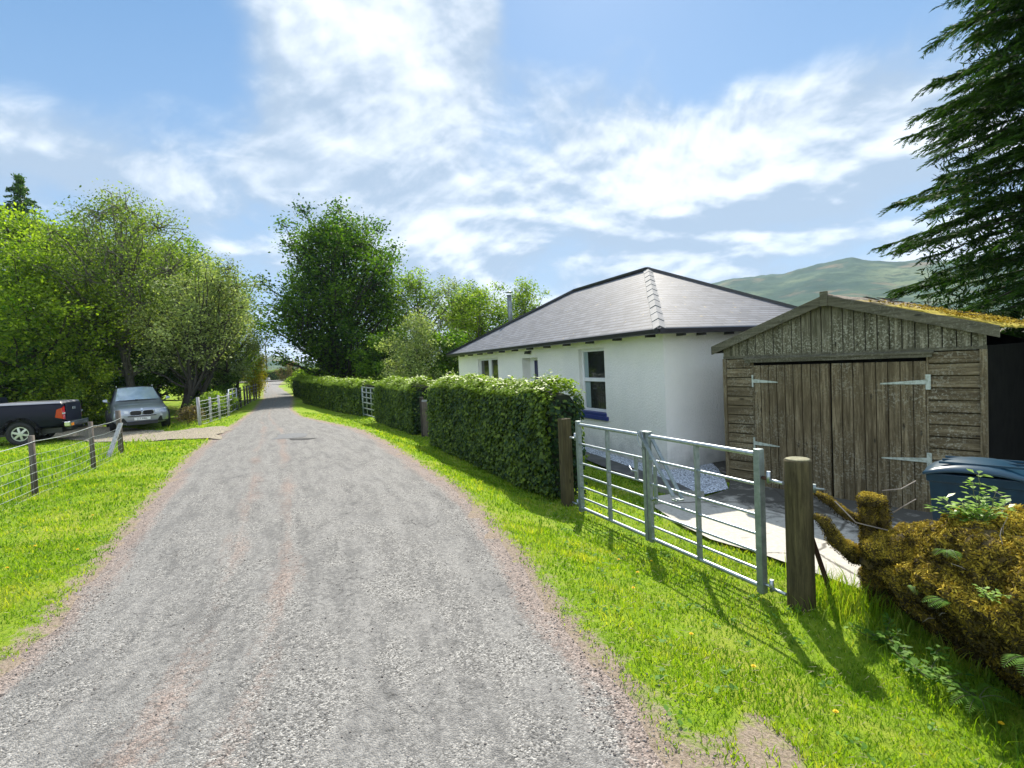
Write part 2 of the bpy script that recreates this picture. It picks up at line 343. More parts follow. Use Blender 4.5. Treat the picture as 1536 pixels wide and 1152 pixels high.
def slate_mat():
    m, nt = new_mat('slates'); uv = N(nt, 'ShaderNodeUVMap'); v = uv.outputs[0]
    br = N(nt, 'ShaderNodeTexBrick'); nt.links.new(v, br.inputs['Vector'])
    br.inputs['Scale'].default_value = 1; br.inputs['Brick Width'].default_value = .26; br.inputs['Row Height'].default_value = .115
    br.inputs['Mortar Size'].default_value = .006; br.inputs['Mortar Smooth'].default_value = .2; br.inputs['Bias'].default_value = 0
    br.inputs['Color1'].default_value = (.068, .076, .096, 1); br.inputs['Color2'].default_value = (.125, .135, .165, 1); br.inputs['Mortar'].default_value = (.03, .03, .034, 1)
    n = add_noise(nt, v, 3, 6, .6); n2 = add_noise(nt, v, 20, 4, .6)
    col = mixc(nt, rng_map(nt, n, .4, .7, 0, .4), br.outputs['Color'], (.17, .17, .185))
    # yellow lichen spots
    ln = add_noise(nt, v, 6.5, 3, .6); col = mixc(nt, rng_map(nt, ln, .655, .70, 0, .6), col, (.34, .27, .12))
    sp = N(nt, 'ShaderNodeSeparateXYZ'); nt.links.new(v, sp.inputs[0])
    row = math_n(nt, 'FRACT', math_n(nt, 'DIVIDE', sp.outputs[1], .115))
    h = math_n(nt, 'ADD', math_n(nt, 'MULTIPLY', row, -1.0), math_n(nt, 'MULTIPLY', n2, .15))
    edge = rng_map(nt, row, .05, .30, .9, 0)
    col = mixc(nt, edge, col, (.02, .02, .024))
    p = finish(nt, col, rng_map(nt, n2, .3, .7, .5, .65), 0, h, .45, .012, .3)
    return m

def moss_roof_mat():
    m, nt = new_mat('mossy_felt'); tc = N(nt, 'ShaderNodeTexCoord'); v = tc.outputs['Object']
    n = add_noise(nt, v, 2.2, 6, .65); n2 = add_noise(nt, v, 22, 5, .65)
    sp = N(nt, 'ShaderNodeSeparateXYZ'); nt.links.new(v, sp.inputs[0])
    lowr = rng_map(nt, sp.outputs[0], 1.7, 3.0, -.25, .3)
    f = rng_map(nt, math_n(nt, 'ADD', math_n(nt, 'ADD', n, lowr), math_n(nt, 'MULTIPLY', n2, .35)), .55, .75)
    felt = ramp(nt, n2, [(.35, (.10, .085, .07)), (.65, (.27, .23, .19))])
    moss = ramp(nt, n2, [(.3, (.16, .13, .02)), (.65, (.48, .38, .05))])
    finish(nt, mixc(nt, f, felt, moss), .95, 0, n2, .9, .02, .2); return m

def chips_mat(name, a, b, scale):
    m, nt = new_mat(name); tc = N(nt, 'ShaderNodeTexCoord'); v = tc.outputs['Object']
    vo = N(nt, 'ShaderNodeTexVoronoi'); vo.inputs['Scale'].default_value = scale; nt.links.new(v, vo.inputs['Vector'])
    sp = N(nt, 'ShaderNodeSeparateColor'); nt.links.new(vo.outputs['Color'], sp.inputs[0])
    col = ramp(nt, sp.outputs[0], [(0, b), (.4, a), (1, tuple(min(1, x * 1.35) for x in a))])
    col = mixc(nt, rng_map(nt, vo.outputs['Distance'], .45, .7, 0, .8), col, tuple(x * .2 for x in b))
    finish(nt, col, .85, 0, vo.outputs['Distance'], -.8, .02, .3); return m

def concrete_mat():
    m, nt = new_mat('stained_concrete'); tc = N(nt, 'ShaderNodeTexCoord'); v = tc.outputs['Object']
    a = add_noise(nt, v, 1.1, 7, .65, dist=.6); b = add_noise(nt, v, 30, 4, .6); c = add_noise(nt, v, 3.0, 6, .7, dist=1.2)
    col = ramp(nt, b, [(.3, (.34, .32, .28)), (.7, (.47, .45, .40))])
    sp = N(nt, 'ShaderNodeSeparateXYZ'); nt.links.new(v, sp.inputs[0])
    # dark blotches thicken near the shed (towards +x+y)
    s = math_n(nt, 'ADD', math_n(nt, 'MULTIPLY', sp.outputs[0], .78), math_n(nt, 'MULTIPLY', sp.outputs[1], .626))
    near = rng_map(nt, s, 6.0, 7.2, -.12, .24)
    st = rng_map(nt, math_n(nt, 'ADD', c, near), .47, .68, 0, .9)
    col = mixc(nt, st, col, (.035, .035, .03))
    vo = N(nt, 'ShaderNodeTexVoronoi', feature='DISTANCE_TO_EDGE'); vo.inputs['Scale'].default_value = .8
    wv = mixc(nt, .35, v, a); nt.links.new(wv, vo.inputs['Vector'])
    col = mixc(nt, rng_map(nt, vo.outputs['Distance'], .012, .004, 0, .8), col, (.05, .045, .035))
    finish(nt, col, .85, 0, b, .3, .008, .3); return m
setup_mats()

# ------------------------------------------------------------------ terrain
RL = np.array([(-2.2, -6), (-2.5, 0), (-2.96, 2.65), (-3.15, 3.32), (-3.78, 4.62), (-5.03, 7.13), (-6.15, 9.44), (-7.11, 11.44), (-9.35, 17.19), (-12.61, 25.41), (-17.5, 36.6), (-29.3, 61.3), (-40.4, 83.2), (-44, 90)])
RR = np.array([(1.3, -6), (.85, 0), (.56, 2.02), (.45, 2.61), (.2, 3.35), (-.12, 4.63), (-.87, 7.07), (-2.28, 10.25), (-3.02, 11.9), (-4.28, 14.41), (-5.79, 16.64), (-8.16, 19.84), (-10.37, 24.2), (-16.0, 37.9), (-26.3, 58.5), (-34.5, 78), (-38, 90)])
def zroad(y): return np.interp(y, [0, 25, 40, 90, 200], [.35, .35, .4, 1.03, 1.03])
def sstep(t): t = np.clip(t, 0, 1); return t * t * (3 - 2 * t)
def edges(y): return np.interp(y, RL[:, 1], RL[:, 0]), np.interp(y, RR[:, 1], RR[:, 0])
def zf(x, y):
    x = np.asarray(x, float); y = np.asarray(y, float)
    zr = zroad(y); xl, xr = edges(y)
    dr = np.maximum(x - xr, 0) * .9; dl = np.maximum(xl - x, 0) * .9
    zright = np.interp(y, [0, 9, 16, 24, 45, 90], [-.03, -.02, .1, .15, .4, 1.03])
    zleft = np.interp(y, [0, 12, 17, 22, 32, 60, 90], [.3, .3, .05, .02, .2, .67, 1.03])
    zright = np.where((x > 1.5) & (y < 13), zright - .05 * sstep((x - 2.2) / 1.5) * sstep((10 - y) / 3), zright)
    wr = np.interp(y, [0, 6, 12, 20], [1.9, 1.5, 1.3, 2.0])
    z = zr + (zright - zr) * sstep(dr / wr) * (x > xr) + (zleft - zr) * sstep(dl / 3.0) * (x < xl)
    z = z - .03 * ((x > xl) & (x < xr))
    return z
def zf1(x, y): return float(zf(x, y))
def in_poly(x, y, P):
    ins = np.zeros(x.shape, bool); n = len(P)
    for i in range(n):
        x0, y0 = P[i]; x1, y1 = P[(i + 1) % n]
        if y0 == y1: continue
        c = ((y0 > y) != (y1 > y)) & (x < (x1 - x0) * (y - y0) / (y1 - y0) + x0); ins ^= c
    return ins

CONC = [(1.92, 7.3), (1.80, 6.75), (1.90, 6.0), (2.02, 5.5), (2.36, 5.05), (2.5, 4.72), (2.75, 4.3), (3.1, 3.7), (3.3, 2.6), (7.5, 2.0), (8.5, 9.5), (3.6, 9.6), (3.35, 8.1), (3.13, 7.62), (2.6, 7.18), (2.35, 7.45)]
PATHP = [(-1.85, 19.2), (-2.25, 19.0), (1.3, 10.4), (2.05, 7.95), (2.35, 7.32), (2.62, 7.2), (2.5, 8.0), (1.66, 10.5)]
CHIP = [(-1.86, 20.2), (-2.2, 20.0), (1.55, 10.8), (2.42, 8.3), (2.56, 7.28), (3.14, 7.66), (3.35, 8.3), (3.6, 9.4), (2.62, 9.0)]
DRIVE = [(-9.25, 16.9), (-7.9, 13.8), (-9.3, 14.5), (-11.7, 15.9), (-14.5, 17.6), (-17.5, 19.4), (-21.5, 21.5), (-24, 26), (-19, 23.6), (-15, 20.9), (-12.6, 19.2), (-10.6, 17.9)]

def ground_material():
    m, nt = new_mat('grass_ground'); tc = N(nt, 'ShaderNodeTexCoord'); v = tc.outputs['Object']
    a = add_noise(nt, v, 1.1, 6, .62); b = add_noise(nt, v, 9, 6, .7); c = add_noise(nt, v, 60, 4, .7); d = add_noise(nt, v, .35, 4, .5)
    g = ramp(nt, b, [(.3, (.11, .20, .012)), (.5, (.19, .30, .018)), (.7, (.29, .37, .03))])
    g = mixc(nt, rng_map(nt, c, .35, .7, 0, .4), g, (.09, .14, .02))
    g = mixc(nt, rng_map(nt, a, .5, .66, 0, .5), g, (.36, .34, .07))
    soil = ramp(nt, c, [(.3, (.16, .125, .09)), (.7, (.38, .31, .25))])
    at = N(nt, 'ShaderNodeAttribute', attribute_name='edge')
    f = rng_map(nt, math_n(nt, 'ADD', at.outputs['Fac'], math_n(nt, 'MULTIPLY', math_n(nt, 'SUBTRACT', b, .5), 1.6)), .45, .75)
    col = mixc(nt, f, g, soil)
    finish(nt, col, .95, 0, c, .8, .03, .1); return m

def axis(near, far, step, mx):
    out = [0.]; 
    while out[-1] < mx: out.append(out[-1] + (step if out[-1] < near else step + (out[-1] - near) * far))
    return np.array(out)
def build_ground():
    ax = axis(14, .09, .22, 3500); xs = np.concatenate([-ax[::-1][:-1], ax]); ys = np.concatenate([[-3000, -800, -200, -60, -20, -8], axis(24, .07, .22, 3500) - 4])
    X, Y = np.meshgrid(xs, ys); Z = zf(X, Y)
    amp = .012 * (np.hypot(X, Y) < 60)
    Z = Z + amp * (np.sin(X * 5.3 + Y * 2.1) + np.sin(Y * 6.7 - X * 1.3)) * .5 * ~in_poly(X, Y, CONC) * ~in_poly(X, Y, PATHP) * ~in_poly(X, Y, CHIP)
    xl, xr = edges(Y); d = np.where(X > xr, X - xr, np.where(X < xl, xl - X, 0)); e = np.where(Y > 90, 0, np.clip(1 - d / .34, 0, 1))
    ins = in_poly(X, Y, DRIVE); e = np.maximum(e, ins * .9); e = np.maximum(e, .8 * (np.hypot((X - 1.02) / .20, (Y - 2.12) / .36) < 1))
    nx, ny = len(xs), len(ys); I = np.arange(nx * ny).reshape(ny, nx)
    F = np.stack([I[:-1, :-1].ravel(), I[:-1, 1:].ravel(), I[1:, 1:].ravel(), I[1:, :-1].ravel()], 1)
    o = np_mesh('ground', np.stack([X.ravel(), Y.ravel(), Z.ravel()], 1), F, ground_material(), smooth=True)
    a = o.data.attributes.new('edge', 'FLOAT', 'POINT'); a.data.foreach_set('value', e.ravel().astype(np.float32))
    tag(o, kind='structure')
build_ground()

def road_material():
    m, nt = new_mat('old_asphalt'); tc = N(nt, 'ShaderNodeTexCoord'); v = tc.outputs['Object']; uv = N(nt, 'ShaderNodeUVMap').outputs[0]
    sp = N(nt, 'ShaderNodeSeparateXYZ'); nt.links.new(uv, sp.inputs[0]); u = sp.outputs[0]      # 0 left edge .. 1 right edge
    vo = N(nt, 'ShaderNodeTexVoronoi'); vo.inputs['Scale'].default_value = 125; nt.links.new(v, vo.inputs['Vector'])
    sc = N(nt, 'ShaderNodeSeparateColor'); nt.links.new(vo.outputs['Color'], sc.inputs[0]); chip = sc.outputs[0]
    mid = add_noise(nt, v, 2.6, 7, .68, dist=.6); big = add_noise(nt, v, .55, 5, .6); fine = add_noise(nt, v, 26, 5, .75)
    st = add_noise(nt, uv, 1, 6, .62, (9, .55, 1), .35)
    st2 = add_noise(nt, uv, 1, 6, .66, (22, 1.0, 1), .5)
    base = ramp(nt, math_n(nt, 'MULTIPLY_ADD', 0, 0) if False else chip, [(0, (.03, .03, .03)), (.3, (.13, .126, .12)), (.75, (.26, .252, .24)), (1, (.44, .425, .40))])
    smooth = ramp(nt, mid, [(.3, (.17, .166, .16)), (.7, (.295, .287, .275))])
    col = mixc(nt, rng_map(nt, math_n(nt, 'ADD', mid, math_n(nt, 'MULTIPLY', math_n(nt, 'SUBTRACT', st, .5), .8)), .40, .62, .08, .72), base, smooth)
    # dark worn patches where the binder shows
    dk = rng_map(nt, math_n(nt, 'ADD', math_n(nt, 'MULTIPLY', mixc(nt, .5, st2, mid), .8), math_n(nt, 'MULTIPLY', fine, .5)), .61, .74, 0, .55)
    col = mixc(nt, dk, col, (.05, .05, .052))
    # pinkish loose chippings: verges and two bands between the wheel tracks
    def band(c, w): return rng_map(nt, math_n(nt, 'ABSOLUTE', math_n(nt, 'SUBTRACT', u, c)), w, 0)
    e = math_n(nt, 'MAXIMUM', rng_map(nt, u, .11, .0), rng_map(nt, u, .89, 1.0))
    b = math_n(nt, 'MAXIMUM', math_n(nt, 'MULTIPLY', band(.46, .08), .62), math_n(nt, 'MULTIPLY', band(.33, .08), .56))
    pk = math_n(nt, 'ADD', math_n(nt, 'MAXIMUM', e, b), math_n(nt, 'MULTIPLY', math_n(nt, 'SUBTRACT', st, .5), 1.6))
    pk = rng_map(nt, math_n(nt, 'ADD', pk, math_n(nt, 'MULTIPLY', math_n(nt, 'SUBTRACT', fine, .5), .9)), .42, .74, 0, .6)
    pink = ramp(nt, chip, [(0, (.07, .05, .043)), (.4, (.21, .15, .125)), (1, (.40, .30, .255))])
    col = mixc(nt, pk, col, pink)
    # cracks
    cr = N(nt, 'ShaderNodeTexVoronoi', feature='DISTANCE_TO_EDGE'); cr.inputs['Scale'].default_value = 1.9
    wn_ = N(nt, 'ShaderNodeTexNoise'); wn_.inputs['Scale'].default_value = 3.5; wn_.inputs['Detail'].default_value = 6; nt.links.new(v, wn_.inputs['Vector']); wv = mixc(nt, .3, v, wn_.outputs['Color']); nt.links.new(wv, cr.inputs['Vector'])
    cm = math_n(nt, 'MULTIPLY', rng_map(nt, cr.outputs['Distance'], .011, .002), rng_map(nt, mid, .5, .62))
    col = mixc(nt, math_n(nt, 'MULTIPLY', cm, .7), col, (.03, .03, .03))
    c2 = N(nt, 'ShaderNodeTexVoronoi', feature='DISTANCE_TO_EDGE'); c2.inputs['Scale'].default_value = 7.5
    w2 = N(nt, 'ShaderNodeTexNoise'); w2.inputs['Scale'].default_value = 9; w2.inputs['Detail'].default_value = 5; nt.links.new(v, w2.inputs['Vector']); nt.links.new(mixc(nt, .14, v, w2.outputs['Color']), c2.inputs['Vector'])
    cm2 = math_n(nt, 'MULTIPLY', rng_map(nt, c2.outputs['Distance'], .05, .012), rng_map(nt, math_n(nt, 'ADD', math_n(nt, 'MULTIPLY', st, .6), math_n(nt, 'MULTIPLY', mid, .5)), .60, .68))
    col = mixc(nt, math_n(nt, 'MULTIPLY', cm2, math_n(nt, 'ADD', math_n(nt, 'MULTIPLY', fine, 1.2), 0.0)), col, (.03, .03, .03))
    h = math_n(nt, 'ADD', math_n(nt, 'MULTIPLY', vo.outputs['Distance'], -1.0), math_n(nt, 'MULTIPLY', fine, .7))
    finish(nt, col, rng_map(nt, chip, 0, 1, .75, .95), 0, h, .75, .009, .25); return m

def ribbon(name, Lp, Rp, nu, zoff, m, wob=0., prof=None):
    n = len(Lp); V = []; UV = []; s = 0
    for i in range(n):
        a, b = Lp[i], Rp[i]
        if i: s += math.dist(((Lp[i][0] + Rp[i][0]) / 2, (Lp[i][1] + Rp[i][1]) / 2), ((Lp[i - 1][0] + Rp[i - 1][0]) / 2, (Lp[i - 1][1] + Rp[i - 1][1]) / 2))
        for k in range(nu + 1):
            t = k / nu; j = 0
            if wob and k in (0, nu): j = wob * (mnoise.noise(Vector((s * 1.7, k, 3))) + .6 * mnoise.noise(Vector((s * 6, k, 9))))
            x = a[0] + (b[0] - a[0]) * t + j; y = a[1] + (b[1] - a[1]) * t
            V.append((x, y, zoff(x, y, t))); UV.append((t, s))
    F = [(i * (nu + 1) + k, i * (nu + 1) + k + 1, (i + 1) * (nu + 1) + k + 1, (i + 1) * (nu + 1) + k) for i in range(n - 1) for k in range(nu)]
    return np_mesh(name, V, F, m, smooth=True, uv=UV)

ROADM = road_material()
def build_road():
    ys = [-6.]; 
    while ys[-1] < 86: ys.append(ys[-1] + max(.16, ys[-1] * .02))
    # smooth the sampled edges so the road has no corners
    def sm(P, y): return float(np.mean([np.interp(y + d, P[:, 1], P[:, 0]) for d in np.linspace(-.06, .06, 5) * max(6, abs(y))]))
    Lp = [(sm(RL, y), y) for y in ys]; Rp = [(sm(RR, y), y) for y in ys]
    tag(ribbon('road', Lp, Rp, 16, lambda x, y, t: float(zroad(y)) + .035 * math.sin(math.pi * t) - .012, ROADM, .09), kind='structure')
    # far turning: the lane swings left in front of the hedge
    Lp = [(-40, 79), (-60, 84), (-95, 88)]; Rp = [(-24.5, 87.8), (-60, 93), (-95, 97)]
    tag(ribbon('lane_end', Lp, Rp, 6, lambda x, y, t: 1.05 + .01, ROADM), kind='structure')
build_road()
GRAV = chips_mat('drive_gravel', (.31, .27, .20), (.15, .13, .10), 48)
def sheet(name, P, step, off, m):
    """a flat-lying sheet that follows the ground, cut to the outline P"""
    n = len(P); A = np.array(P); gx, gy = np.meshgrid(np.arange(A[:, 0].min(), A[:, 0].max(), step), np.arange(A[:, 1].min(), A[:, 1].max(), step))
    gx, gy = gx.ravel(), gy.ravel(); k = in_poly(gx, gy, P); pts = [Vector((p[0], p[1])) for p in P] + [Vector(q) for q in zip(gx[k], gy[k])]
    V2, _, F2, *_ = delaunay_2d_cdt(pts, [], [list(range(n))], 1, 1e-5)
    me = bpy.data.meshes.new(name); me.from_pydata([(v.x, v.y, zf1(v.x, v.y) + off) for v in V2], [], [tuple(f) for f in F2]); me.update()
    for p in me.polygons: p.use_smooth = True
    if len(me.polygons) and me.polygons[0].normal.z < 0: me.flip_normals()
    return link_mesh(name, me, m)
def rag(P, amp, step=.25, closed=True):
    out = []; n = len(P)
    for i in range(n if closed else n - 1):
        a, b = Vector((*P[i], 0)), Vector((*P[(i + 1) % n], 0)); k = max(1, int((b - a).length / step))
        for j in range(k):
            p = a.lerp(b, j / k); q = mnoise.noise_vector(p * 2.3) * amp; out.append((p.x + q.x, p.y + q.y))
    return out
tag(sheet('gravel_drive', rag(DRIVE, .35, .4), .6, .03, GRAV), kind='structure')
tag(sheet('driveway', CONC[:1] + rag(CONC[1:10], .05, closed=False) + CONC[9:], .2, .04, MATS['concrete']), kind='structure')
tag(sheet('path', PATHP, .5, .045, MATS['paving']), kind='structure')
tag(sheet('chippings', CHIP, .5, .034, MATS['chips']), kind='stuff', label='white stone chippings along the foot of the cottage wall')
def patches():
    m = plain('tar_patch', (.125, .13, .138), (.09, .094, .10), 14, .8, bump=.3)
    P = rag([(-6.45, 13.95), (-6.0, 14.2), (-5.5, 13.9), (-5.3, 13.3), (-5.7, 13.0), (-6.1, 13.2)], .2, .2)
    bm = MB(); c = (-5.95, 13.6)
    def z(x, y):
        xl, xr = edges(y); t = (x - xl) / (xr - xl); return float(zroad(y)) + .035 * math.sin(math.pi * t) - .006
    n = len(P); bm.add([(*c, z(*c))] + [(x, y, z(x, y)) for x, y in P], [(0, i + 1, (i + 1) % n + 1) for i in range(n)])
    tag(bm.build('road_patch', m), kind='structure')
    m2 = plain('pothole_dark', (.02, .02, .02), (.05, .05, .05), 18, .9)
    P = rag([(-5.65, 12.95), (-5.2, 13.0), (-4.95, 12.85), (-5.1, 12.7), (-5.5, 12.72)], .09, .1); c = (-5.3, 12.85); n = len(P)
    bm = MB(); bm.add([(*c, z(*c) + .004)] + [(x, y, z(x, y) + .004) for x, y in P], [(0, i + 1, (i + 1) % n + 1) for i in range(n)])
    tag(bm.build('pothole', m2), kind='structure')
patches()

# ------------------------------------------------------------------ grass blades
def in_view(x, y, mar=.06):
    f = np.array(_f); r = np.array(_r); u = np.array(_u); P = np.stack([x, y, np.full_like(x, -1.8)], -1)
    d = P @ f; a = (P @ r) / d; b = (P @ u) / d
    return (d > .3) & (np.abs(a) < .985 + mar) & (b > -.74 - mar)
def leaf_cloud(name, P, size, m, parent=None, up=.3, spread=.05, k=1, aspect=.6, tint=None, norm=None, droop=None, tv=.22, svar=.35):
    """k leaf-shaped faces round every point of P; returns the object"""
    P = np.repeat(np.asarray(P, float), k, 0); n = len(P)
    if spread: P = P + rng.normal(0, spread, P.shape)
    nv = rng.normal(0, 1, (n, 3)); nv /= np.linalg.norm(nv, axis=1)[:, None]; nv[:, 2] = np.abs(nv[:, 2]) + up
    if norm is not None: nv = nv * .75 + np.repeat(norm, k, 0)
    nv /= np.linalg.norm(nv, axis=1)[:, None]
    a = rng.normal(0, 1, (n, 3)); a -= (a * nv).sum(1)[:, None] * nv; a /= np.linalg.norm(a, axis=1)[:, None]
    if droop is not None: a[:, 2] -= droop; a /= np.linalg.norm(a, axis=1)[:, None]
    b = np.cross(nv, a); s = size * (1 + rng.uniform(-svar, svar, n))[:, None]
    V = np.stack([P - a * s * .5, P + b * s * aspect * .5 + nv * s * .06, P + a * s * .5, P - b * s * aspect * .5 + nv * s * .06], 1).reshape(-1, 3)
    F = np.arange(n * 4).reshape(n, 4)
    if tint is None: t = rng.normal(.5, tv, n)
    else: t = np.repeat(tint, k) + rng.normal(0, tv, n)
    return np_mesh(name, V, F, m, parent, tint=np.clip(t, 0, 1))



def grass():
    pts = []
    for (x0, x1, y0, y1, dens) in ((-4.5, 3.6, 1.2, 3.2, 3800), (-7, 4.0, 3.2, 5.5, 1900), (-10.5, 3.2, 5.5, 9, 800), (-15, 2.8, 9, 14, 300), (-22, 1, 14, 22, 90)):
        n = int((x1 - x0) * (y1 - y0) * dens); pts.append(np.stack([rng.uniform(x0, x1, n), rng.uniform(y0, y1, n)], 1))
    P = np.concatenate(pts); x, y = P[:, 0], P[:, 1]
    xl, xr = edges(y); d = np.where(x > xr, x - xr, xl - x)
    nz = np.array([mnoise.noise(Vector((a * 1.1, b * 1.1, 0))) for a, b in P]); nz2 = np.array([mnoise.noise(Vector((a * 4.5, b * 4.5, 5))) for a, b in P])
    keep = (d > -.05 + .16 * nz2 + .1 * rng.random(len(x))) & in_view(x, y) & (rng.random(len(x)) < np.clip(.3 + d * 3, .15, 1))
    for poly in (CONC, PATHP, CHIP): keep &= ~in_poly(x, y, poly)
    keep &= ~(in_poly(x, y, DRIVE) & (rng.random(len(x)) < .92))
    # bare patch of soil near the camera
    keep &= ~((np.hypot((x - 1.02) / .13, (y - 2.1) / .32) < 1) & (rng.random(len(x)) < .85))
    x, y, nz, nz2, d = x[keep], y[keep], nz[keep], nz2[keep], d[keep]; n = len(x)
    far = np.clip(y / 3, 1, 5)
    h = (.022 + .020 * rng.random(n) + .018 * np.clip(nz2 + nz, 0, 1)) * (1 + .12 * far) * np.clip(.5 + d, .5, 1)
    # longer grass by the fence, at post feet and the mossy bank
    tall = ((x < -6.2 - .42 * (y - 5)) & (x > -7.6 - .42 * (y - 5)) & (rng.random(n) < .5)) | ((np.hypot(x - 2.55, y - 4.0) < .45) & (rng.random(n) < .6)) | ((x > 2.25) & (y < 3.6) & (rng.random(n) < .35))
    h = np.where(tall, h * rng.uniform(1.6, 3.4, n), h)
    w = (.0022 + .0012 * rng.random(n)) * far ** .9 * 1.15
    a = rng.uniform(0, 2 * np.pi, n); lean = rng.uniform(.15, .95, n) * h; la = rng.uniform(0, 2 * np.pi, n)
    z = zf(x, y) - .004
    dx, dy = np.cos(a) * w, np.sin(a) * w; lx, ly = np.cos(la) * lean, np.sin(la) * lean
    V = np.empty((n, 5, 3)); V[:, 0] = np.stack([x - dx, y - dy, z], 1); V[:, 1] = np.stack([x + dx, y + dy, z], 1)
    V[:, 2] = np.stack([x + dx * .8 + lx * .35, y + dy * .8 + ly * .35, z + h * .6], 1); V[:, 3] = np.stack([x - dx * .8 + lx * .35, y - dy * .8 + ly * .35, z + h * .6], 1)
    V[:, 4] = np.stack([x + lx, y + ly, z + h * .95], 1)
    b = np.arange(n)[:, None] * 5
    F = np.concatenate([b + [0, 1, 2], b + [0, 2, 3], b + [3, 2, 4]], 0)
    t = np.clip(.45 + .35 * nz + .45 * nz2 + rng.normal(0, .16, n), 0, 1); t = np.concatenate([t, t, t])
    tag(np_mesh('grass', V.reshape(-1, 3), F, MATS['grassblade'], tint=t), 'short green grass of the verges and lawn', 'grass', kind='stuff')
    # broad-leaved weeds among the grass
    n = 130; wx = np.concatenate([rng.uniform(.4, 2.2, n // 2), rng.uniform(-7.5, -3.6, n // 2)]); wy = rng.uniform(1.8, 8, n); xl, xr = edges(wy); k = ((wx > xr + .15) | (wx < xl - .15)) & in_view(wx, wy); wx, wy = wx[k], wy[k]; n = len(wx)
    q = 9; X = np.repeat(wx, q) + rng.normal(0, .035, n * q); Y = np.repeat(wy, q) + rng.normal(0, .035, n * q)
    o = leaf_cloud('weeds', np.stack([X, Y, zf(X, Y) + .022 + .015 * rng.random(n * q)], 1), .032, MATS['weed'], None, up=1.0, spread=.0, aspect=.7); tag(o, 'low broad leaved weeds and clover in the verges', 'weeds', kind='stuff')
    # loose chippings on the road and its edges
    n = 5200; py = 1.6 + 6.0 * rng.random(n) ** 1.6; xl, xr = edges(py); u = np.where(rng.random(n) < .72, np.where(rng.random(n) < .5, rng.normal(.0, .045, n), rng.normal(1.0, .045, n)), rng.random(n)); px = xl + (xr - xl) * u; k = in_view(px, py) & (u > -.1) & (u < 1.12); px, py, u = px[k], py[k], u[k]; n = len(px)
    pz = np.where((u > 0) & (u < 1), zroad(py) + .035 * np.sin(np.pi * np.clip(u, 0, 1)) - .012, zf(px, py) + .002) + .002; r_ = rng.uniform(.0025, .0075, n)
    O = np.array([(1, 0, 0), (0, 1, 0), (-1, 0, 0), (0, -1, 0), (0, 0, .8), (0, 0, -.5)], float); V = O[None] * r_[:, None, None] * rng.uniform(.6, 1.3, (n, 6, 1)) + np.stack([px, py, pz], 1)[:, None]; a = rng.uniform(0, 6.28, n)
    b = np.arange(n)[:, None, None] * 6; F = (b + np.array([(0, 1, 4), (1, 2, 4), (2, 3, 4), (3, 0, 4), (1, 0, 5), (2, 1, 5), (3, 2, 5), (0, 3, 5)])[None]).reshape(-1, 3)
    tag(np_mesh('loose_chippings', V.reshape(-1, 3), F, MATS['pebble'], tint=np.repeat(rng.random(n), 8)), 'loose stone chippings on the road and along its edges', 'chippings', kind='stuff')
    # dead straw scattered along the verge and fence
    n = 3600; sx = np.concatenate([rng.uniform(.3, 2.2, n // 2), rng.uniform(-7.4, -3.4, n // 2)]); sy = rng.uniform(1.6, 8, n); xl, xr = edges(sy)
    k = ((sx > xr + .05) | (sx < xl - .1)) & in_view(sx, sy); sx, sy = sx[k], sy[k]; n = len(sx); a = rng.uniform(0, 6.28, n); l = rng.uniform(.02, .06, n); z = zf(sx, sy) + .02
    V = np.stack([np.stack([sx, sy, z], 1), np.stack([sx + np.cos(a) * l, sy + np.sin(a) * l, z + .012], 1), np.stack([sx + np.cos(a) * l, sy + np.sin(a) * l + .003, z + .014], 1)], 1)
    tag(np_mesh('dead_grass', V.reshape(-1, 3), np.arange(n * 3).reshape(n, 3), MATS['straw']), 'pale dead grass stalks lying in the verges', 'dead grass', kind='stuff')
grass()

